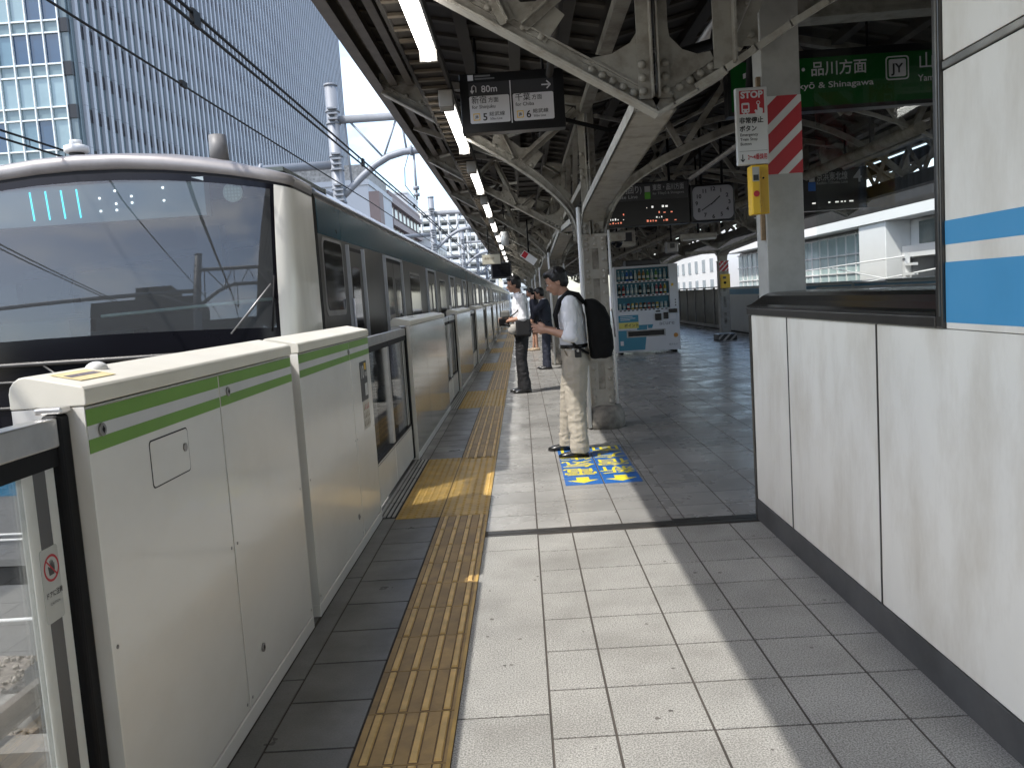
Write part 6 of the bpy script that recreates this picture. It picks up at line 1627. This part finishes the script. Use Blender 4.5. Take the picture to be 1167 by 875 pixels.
def head_parts(b, fig, root, pitch, hc):
    """adds the head to the body mesh b; returns a function mapping head-local (f,s,z) to world. hc = head centre"""
    cp_, sp_ = math.cos(pitch), math.sin(pitch)
    def H(f, s, z):
        return fig(hc[0] + f * cp_ + z * sp_, hc[1] + s, hc[2] - f * sp_ + z * cp_)
    def ell(c, r, n=16, m=10):
        pts = []; fs = []
        for i in range(m + 1):
            t = math.pi * i / m - math.pi / 2
            for kk in range(n):
                a = 2 * math.pi * kk / n; pts.append(H(c[0] + r[0] * math.cos(t) * math.cos(a), c[1] + r[1] * math.cos(t) * math.sin(a), c[2] + r[2] * math.sin(t)))
        for i in range(m):
            for kk in range(n): fs.append((i * n + kk, i * n + (kk + 1) % n, (i + 1) * n + (kk + 1) % n, (i + 1) * n + kk))
        fs.append(tuple(reversed(range(n)))); fs.append(tuple(range(m * n, m * n + n)))
        return pts, fs
    for c, r in (((-.008, 0, .028), (.094, .076, .088)), ((.020, 0, -.030), (.070, .062, .082)), ((.052, 0, -.078), (.034, .036, .030)), ((.060, 0, .012), (.030, .055, .035)),
                 ((.072, 0, -.045), (.022, .034, .030)), ((-.012, .074, -.012), (.020, .010, .032)), ((-.012, -.074, -.012), (.020, .010, .032)), ((.060, .036, -.020), (.024, .024, .022)), ((.060, -.036, -.020), (.024, .024, .022))):
        b.poly(*ell(c, r), True)
    r0 = [H(.082, .008 * math.cos(2 * math.pi * i / 8), .010 + .004 * math.sin(2 * math.pi * i / 8)) for i in range(8)]
    r1 = [H(.112 + .008 * math.sin(2 * math.pi * i / 8) * .4, .016 * math.cos(2 * math.pi * i / 8), -.028 + .010 * math.sin(2 * math.pi * i / 8)) for i in range(8)]
    r2 = [H(.086, .018 * math.cos(2 * math.pi * i / 8), -.036 + .008 * math.sin(2 * math.pi * i / 8)) for i in range(8)]
    b.loft([r0, r1, r2]); b.sphere(H(.104, 0, -.030), .012 * fig.k, 10, 6)
    return H, ell
def face_details(fig, H, ell, root, hair_mat='hair', fringe=.0, long=False):
    ew, ed, lp, bw = MB(), MB(), MB(), MB()
    for s in (-1, 1):
        ew.poly(*ell((.0815, s * .031, .006), (.010, .014, .0075), 12, 8), True); ed.poly(*ell((.0885, s * .031, .005), (.005, .006, .006), 10, 6), True)
        bw.poly(*ell((.090, s * .032, .028), (.007, .021, .005), 10, 6), True)
    lp.poly(*ell((.092, 0, -.060), (.007, .024, .006), 12, 6), True)
    ew.build('eyes', 'eye_white', root); ed.build('pupils', 'eye_dark', root); bw.build('eyebrows', hair_mat, root); lp.build('lips', 'lips', root)
    hb = MB()
    for c, r in (((-.024, 0, .040), (.096, .085, .092)), ((.030, 0, .088), (.058, .064, .034)), ((-.050, 0, -.010), (.058, .078, .075)), ((-.012, .070, .030), (.040, .016, .045)), ((-.012, -.070, .030), (.040, .016, .045))):
        hb.poly(*ell(c, r), True)
    if long: hb.poly(*ell((-.06, 0, -.08), (.05, .07, .10)), True)
    return remeshed(hb, 'hair', hair_mat, root, .009 * fig.k, 2, (.004, (60, 60, 22)))
def shoe(root, fig, ank, m_='shoe', ln=.27):
    f, s, _ = ank; b = MB()
    secs = [(-.075, .030, .030, .05), (-.06, .036, .05, .085), (-.01, .038, .05, .10), (.05, .040, .04, .075), (.11, .046, .032, .058), (.16, .040, .026, .045), (.195, .018, .018, .028)]
    r = []
    for a, w_, h0, h1 in secs:
        a *= ln / .27
        rr = []
        for i in range(12):
            t = 2 * math.pi * i / 12; zz = math.sin(t); zz = h1 * .5 + (h1 * .5) * zz
            rr.append(fig(f + a, s + w_ * math.cos(t), max(.004, zz)))
        r.append(rr)
    b.loft(r); o = b.build('shoe', m_, root); return o
def person(name, label, x, y, heading, k, pose, top, legs, group=None, skirt=False, wr=.0038, vox=.008):
    fig = Fig(x, y, heading, k)
    root_anchor = thing('person', label, 'person', (x, y, 0), group)
    body = MB(); P = pose
    hc = P['head']; H, ell = head_parts(body, fig, root_anchor, P['pitch'], hc)
    nk = P['neck']; limb(body, fig, [(nk[0], nk[1], nk[2]), (hc[0] - .03, hc[1], hc[2] - .06)], [.058, .052])
    limb(body, fig, [(nk[0] - .01, 0, nk[2] - .06), nk], [.075, .058])
    for sd in ('L', 'R'):
        el, wr_ = P['elbow' + sd], P['wrist' + sd]
        sh = P['shoulder' + sd]; limb(body, fig, [sh, el], [.040, .036])
        mid = tuple(el[i] * .65 + wr_[i] * .35 for i in range(3))
        limb(body, fig, [el, mid, wr_], [.040, .038, .026]); hd = P['hand' + sd]
        hand(body, fig, wr_, *hd)
    limb(body, fig, [(nk[0] - .01, 0, nk[2] - .06), (P['shoulderL'][0], P['shoulderL'][1] * .8, P['shoulderL'][2])], [.06, .04]); limb(body, fig, [(nk[0] - .01, 0, nk[2] - .06), (P['shoulderR'][0], P['shoulderR'][1] * .8, P['shoulderR'][2])], [.06, .04])
    hp = P['hip']
    limb(body, fig, [(nk[0] - .01, 0, nk[2] - .1), (hp[0], 0, 1.15), (hp[0], 0, hp[2] + .02)], [.085, .085, .09])
    for sd in ('L', 'R'):
        limb(body, fig, [(hp[0], .08 * (1 if sd == 'L' else -1), hp[2] - .03), P['knee' + sd], P['ankle' + sd]], [.075, .05, .036])
    remeshed(body, 'body', 'skin', root_anchor, .0055 * k if vox < .009 else .008 * k, 2)
    face_details(fig, H, ell, root_anchor, long=skirt)
    # upper garment
    sb = MB(); t_ = P['torso']
    sb.loft([ring(fig, c, a, d, 20) for c, a, d in t_])
    for sd in ('L', 'R'):
        sh, el = P['shoulder' + sd], P['elbow' + sd]
        mid = tuple(sh[i] * .5 + el[i] * .5 for i in range(3))
        limb(sb, fig, [sh, mid, el], [.072, .063, .056])
        if P.get('long_sleeve'):
            wr_ = P['wrist' + sd]; limb(sb, fig, [el, wr_], [.056, .042])
        else:
            wr_ = P['wrist' + sd]; c2 = tuple(el[i] * .86 + wr_[i] * .14 for i in range(3)); limb(sb, fig, [el, c2], [.060, .060]) 
    g = remeshed(sb, 'shirt' if not P.get('long_sleeve') else 'jacket', top, root_anchor, vox, 3, (wr, (13, 13, 10)))
    cb = MB(); cr_ = []
    for zz, rr in ((-.03, .076), (.012, .070), (.018, .066), (-.02, .062)):
        cr_.append(ring(fig, (nk[0] + .004, nk[1], nk[2] + zz), rr, rr * .98, 20, -.018))
    cb.loft(cr_, cap=False).build('collar', top if not P.get('long_sleeve') else 'shirt', g)
    # lower garment
    lb = MB()
    if skirt:
        lb.loft([ring(fig, (hp[0], 0, hp[2] + .12), .14, .11, 20), ring(fig, (hp[0], 0, hp[2]), .175, .14, 20), ring(fig, (hp[0], 0, hp[2] - .2), .18, .14, 20), ring(fig, (hp[0], 0, hp[2] - .42), .17, .13, 20)])
        remeshed(lb, 'skirt', legs, root_anchor, vox, 2)
    else:
        lb.loft([ring(fig, (hp[0], 0, hp[2] + .10), .158, .118, 20), ring(fig, (hp[0] - .008, 0, hp[2]), .172, .128, 20), ring(fig, (hp[0] - .012, 0, hp[2] - .09), .16, .12, 20)])
        for sd in ('L', 'R'):
            s = 1 if sd == 'L' else -1; kn, an = P['knee' + sd], P['ankle' + sd]
            h0 = (hp[0] - .008, s * .082, hp[2] - .02); th_ = tuple(h0[i] * .5 + kn[i] * .5 for i in range(3)); cf = tuple(kn[i] * .55 + an[i] * .45 for i in range(3))
            w = P.get('leg_w', 1.0)
            limb(lb, fig, [h0, th_, kn, cf, (an[0], an[1], .13)], [.098 * w, .093 * w, .076 * w, .074 * w, .068 * w])
        for sd in ('L', 'R'):
            an = P['ankle' + sd]; w = P.get('leg_w', 1.0); lb.loft([ring(fig, (an[0] + .004, an[1], z_), .066 * w, .072 * w, 16) for z_ in (.16, .10, .045)])
        remeshed(lb, 'trousers', legs, root_anchor, vox, 3, (wr * 1.1, (9, 9, 12)))
        bt_ = MB(); bt_.loft([ring(fig, (hp[0], 0, hp[2] + .075), .166, .126, 24), ring(fig, (hp[0], 0, hp[2] + .108), .166, .126, 24)])
        bt_.build('belt', 'shoe', root_anchor)
        bb_ = MB().box(-.002, .012, -.022, .022, 0, .034); bb_.v = [fig(hp[0] + .124 + v.x, v.y, hp[2] + .075 + v.z) for v in bb_.v]; bb_.build('belt_buckle', 'metal', root_anchor)
    for sd in ('L', 'R'): shoe(root_anchor, fig, P['ankle' + sd], P.get('shoe', 'shoe'))
    return root_anchor, fig, H

F_, S_, U_ = (1, 0, 0), (0, 1, 0), (0, 0, 1)
def torso(lean=0.0, w=1.0):
    return [((.0, 0, .955), .160 * w, .118 * w), ((.002, 0, 1.02), .160 * w, .122 * w), ((lean * .3, 0, 1.12), .165 * w, .122 * w), ((lean * .6, 0, 1.24), .182 * w, .125 * w), ((lean * .9, 0, 1.34), .190 * w, .115 * w), ((lean * 1.05, 0, 1.41), .150 * w, .092 * w), ((lean * 1.2, 0, 1.455), .085 * w, .075 * w)]
# man with the backpack, looking down at his phone
pose1 = dict(head=(.125, 0, 1.575), pitch=math.radians(24), neck=(.045, 0, 1.445), hip=(.0, 0, .90),
             shoulderL=(.015, .182, 1.375), shoulderR=(.03, -.182, 1.375), elbowL=(.015, .235, 1.085), elbowR=(.05, -.225, 1.09),
             wristL=(.235, .12, 1.150), wristR=(.245, -.085, 1.155),
             handL=((.93, -.30, .20), (-.05, -.15, .98), (.2, .94, .2)), handR=((.92, .33, .18), (-.05, .15, .98), (.2, -.94, .2)),
             kneeL=(.012, .145, .49), kneeR=(.07, -.15, .49), ankleL=(-.005, .185, .085), ankleR=(.105, -.20, .085), torso=torso(.02), leg_w=1.17)
m1, f1, H1 = person('man', 'man in white shirt and beige trousers wearing a backpack, looking at his phone', .452, 7.72, -4, 1.0, pose1, 'shirt', 'chino')
# lanyard with a red strap and a badge
ly = MB(); ly.tube([f1(.10, .05, 1.43), f1(.135, .04, 1.33), f1(.142, .02, 1.22)], .006, 6); ly.tube([f1(.10, -.05, 1.43), f1(.138, -.03, 1.33), f1(.142, .02, 1.22)], .006, 6)
ly.build('lanyard', mat('red_strap', (.25, .01, .04), .5), m1)
bd = MB(); bd.poly([f1(.146, .0, 1.12), f1(.146, .07, 1.13), f1(.146, .07, 1.215), f1(.146, .0, 1.215), f1(.150, .0, 1.12), f1(.150, .07, 1.13), f1(.150, .07, 1.215), f1(.150, .0, 1.215)], [(3, 2, 1, 0), (4, 5, 6, 7), (0, 1, 5, 4), (1, 2, 6, 5), (2, 3, 7, 6), (3, 0, 4, 7)]); bd.build('badge', 'sign_white', m1)
pk = MB(); pk.tube([f1(.085, .150, .96), f1(.035, .172, .86), f1(.015, .176, .80)], .006, 6); pk.build('pocket_seam', mat('chino_dark_seam', (.20, .165, .115), .8), m1)  # darker tube along the pocket edge
ph = thing('smartphone', 'dark smartphone in the hands of the man with the backpack', 'phone', tuple(f1(.34, .01, 1.2)))
b = MB().box(-.006, .006, -.036, .036, -.075, .075); rm = Matrix.Rotation(math.radians(-50), 4, 'Y')
b.v = [f1(*((rm @ v) + Vector((.338, .015, 1.195)))) for v in b.v]; b.build('phone_body', 'black_gloss', ph, bevel=.003)
bp = thing('backpack', 'large black backpack worn by the man in beige trousers', 'backpack', tuple(f1(-.22, 0, 1.1)))
pb = MB()
def bring(z, f0, f1_, w): 
    n = 24; out = []
    for k in range(n):
        t = 2 * math.pi * k / n; c, s = math.cos(t), math.sin(t); e = .55
        out.append(f1((f0 + f1_) / 2 + (f1_ - f0) / 2 * abs(c) ** e * (1 if c > 0 else -1), w * abs(s) ** e * (1 if s > 0 else -1), z))
    return out
pb.loft([bring(.865, -.29, -.165, .10), bring(.885, -.335, -.145, .135), bring(.95, -.355, -.14, .145), bring(1.08, -.355, -.135, .15), bring(1.22, -.335, -.13, .145), bring(1.32, -.295, -.12, .14), bring(1.38, -.235, -.11, .115), bring(1.40, -.19, -.115, .085)])
remeshed(pb, 'pack_body', mat('black_nylon', (.007, .007, .007), .85, var=.2, spec=.2, bump=.2, bscale=80), bp, .01, 2, (.005, (9, 9, 6)))
b = MB(); 
for s in (-1, 1):
    path = [(-.11, s * .10, 1.37), (-.06, s * .125, 1.445), (.02, s * .125, 1.468), (.10, s * .125, 1.40), (.148, s * .135, 1.28), (.135, s * .155, 1.17), (.05, s * .182, 1.06), (-.06, s * .178, .97), (-.13, s * .13, .92)]
    P_ = [f1(*p) for p in path]
    b.tube(P_[:6], [.020, .026, .028, .027, .024, .018], 8); b.tube(P_[5:], .010, 8)
b.build('strap', 'black', bp)
b = MB().box(-.02, .02, -.01, .01, -.04, .04); b.v = [f1(-.0 + v.x, .178 + v.y, 1.0 + v.z) for v in b.v]
b2_ = MB().tube([f1(-.355, .05, 1.30), f1(-.366, .06, 1.2), f1(-.372, .06, 1.05)], .006, 6); b2_.build('zip', mat('zip_grey', (.12, .12, .12), .4), bp)
pc = MB().box(-.03, .03, -.012, .012, -.035, .035); pc.v = [f1(-.035 + v.x, .185 + v.y, .93 + v.z) for v in pc.v]
po = thing('belt_pouch', 'small black pouch on the belt of the man with the backpack', 'pouch', tuple(f1(-.035, .185, .93))); pc.build('pouch', 'shoe', po, bevel=.006)
MB().tube([f1(-.035, .199, .955), f1(-.035, .203, .955)], .012, 10).build('pouch_button', 'metal', po)

# man in black trousers carrying a bag and a cap
pose2 = dict(head=(.075, 0, 1.59), pitch=math.radians(10), neck=(.02, 0, 1.455), hip=(0, 0, .91),
             shoulderL=(-.005, .182, 1.385), shoulderR=(.0, -.182, 1.385), elbowL=(-.03, .235, 1.10), elbowR=(.0, -.225, 1.10),
             wristL=(.19, .15, 1.07), wristR=(.20, -.10, 1.09), handL=((.95, -.25, -.1), (-.05, -.2, .97), (.25, .94, .2)), handR=((.95, .25, -.1), (0, .2, .97), (.25, -.94, .2)),
             kneeL=(.03, .10, .49), kneeR=(.035, -.10, .49), ankleL=(-.015, .11, .085), ankleR=(.03, -.12, .085), torso=torso(.0))
m2, f2, H2 = person('man', 'man in white shirt and black trousers holding a bag beside the tactile paving', -.02, 13.1, 2, 1.045, pose2, 'shirt', 'black_cloth')
sb_ = thing('camera_bag', 'small grey and black bag held at the waist by the man in black trousers', 'bag', tuple(f2(.24, .06, 1.10)))
b = MB(); b.box(-.075, .075, -.09, .09, -.06, .05); b.v = [f2(.25 + v.x, .07 + v.y, 1.06 + v.z) for v in b.v]; b.build('bag_body', 'black', sb_, bevel=.02)
b = MB(); b.box(-.06, .07, -.07, .07, 0, .11); b.v = [f2(.22 + v.x, .07 + v.y, 1.112 + v.z) for v in b.v]; b.build('bag_top', mat('grey_nylon', (.16, .16, .15), .6), sb_, bevel=.025)
b = MB().tube([f2(.16, .16, 1.12), f2(.05, .2, 1.2), f2(-.05, .12, 1.45)], .009, 6); b.build('strap', 'black', sb_)
cp2 = thing('white_cap', 'pale grey cap hanging from the bag of the man in black trousers', 'cap', tuple(f2(.13, .2, .93)))
b = MB(); b.sphere(f2(.125, .20, .945), .085, 18, 10, (1, .5, .95)); b.build('crown', mat('cap_cloth', (.50, .48, .44), .8), cp2)
b = MB(); b.sphere(f2(.20, .205, 1.01), .06, 14, 8, (1, .5, .3), Matrix.Rotation(.5, 3, 'Y')); b.build('peak', 'black_cloth', cp2)
bs = thing('shoulder_bag', 'black shoulder bag hanging at the hip of the man in black trousers', 'bag', tuple(f2(-.08, .2, .95)))
b = MB(); b.box(-.11, .11, -.05, .05, -.12, .12); b.v = [f2(-.02 + v.x, .225 + v.y, .96 + v.z) for v in b.v]; b.build('bag_body', 'black_cloth', bs, bevel=.03, seg=3)
b = MB().tube([f2(-.08, .23, 1.07), f2(-.08, .19, 1.3), f2(.0, .06, 1.475)], .010, 6); b.build('strap', 'black', bs)

# person in a navy suit, phone raised to the face
pose3 = dict(head=(.115, 0, 1.575), pitch=math.radians(12), neck=(.045, 0, 1.445), hip=(0, 0, .90),
             shoulderL=(.015, .182, 1.375), shoulderR=(.03, -.182, 1.375), elbowL=(.17, .25, 1.24), elbowR=(.02, -.24, 1.08),
             wristL=(.235, .13, 1.44), wristR=(.12, -.2, .86), handL=((.05, -.30, .95), (.9, -.3, .0), (.2, .94, .2)), handR=((.2, .0, -.97), (.95, .1, .1), (0, -1, .0)),
             kneeL=(.0, .10, .49), kneeR=(.05, -.10, .49), ankleL=(-.01, .11, .085), ankleR=(.06, -.12, .085), torso=torso(.02, 1.05), long_sleeve=True)
m3, f3, H3 = person('person', 'person in navy suit raising a phone, half hidden behind the man with backpack', .47, 17.1, -8, .96, pose3, 'navy_cloth', 'navy_cloth', vox=.011)
ph3 = thing('smartphone', 'small dark phone raised by the person in the navy suit', 'phone', tuple(f3(.2, .1, 1.5)))
b = MB().box(-.035, .035, -.005, .005, -.07, .07); b.v = [f3(.22 + v.x, .085 + v.y, 1.53 + v.z) for v in b.v]; b.build('phone_body', 'black_gloss', ph3, bevel=.003)
pose4 = dict(pose3); pose4.update(elbowL=(.0, .235, 1.10), wristL=(.08, .21, .88), handL=((.2, 0, -.97), (.95, -.1, .1), (0, 1, 0)), ankleL=(.0, .09, .085), ankleR=(.09, -.09, .085), kneeR=(.05, -.09, .49), kneeL=(.01, .09, .49), shoe='beige_shoe')
MT['beige_shoe'] = mat('beige_pumps', (.42, .32, .22), .4)
m4, f4, H4 = person('person', 'person in a dark jacket and skirt with beige shoes, farthest of the standing people', .36, 23.3, 0, 1.0, pose4, 'navy_cloth', 'black_cloth', skirt=True, vox=.013)
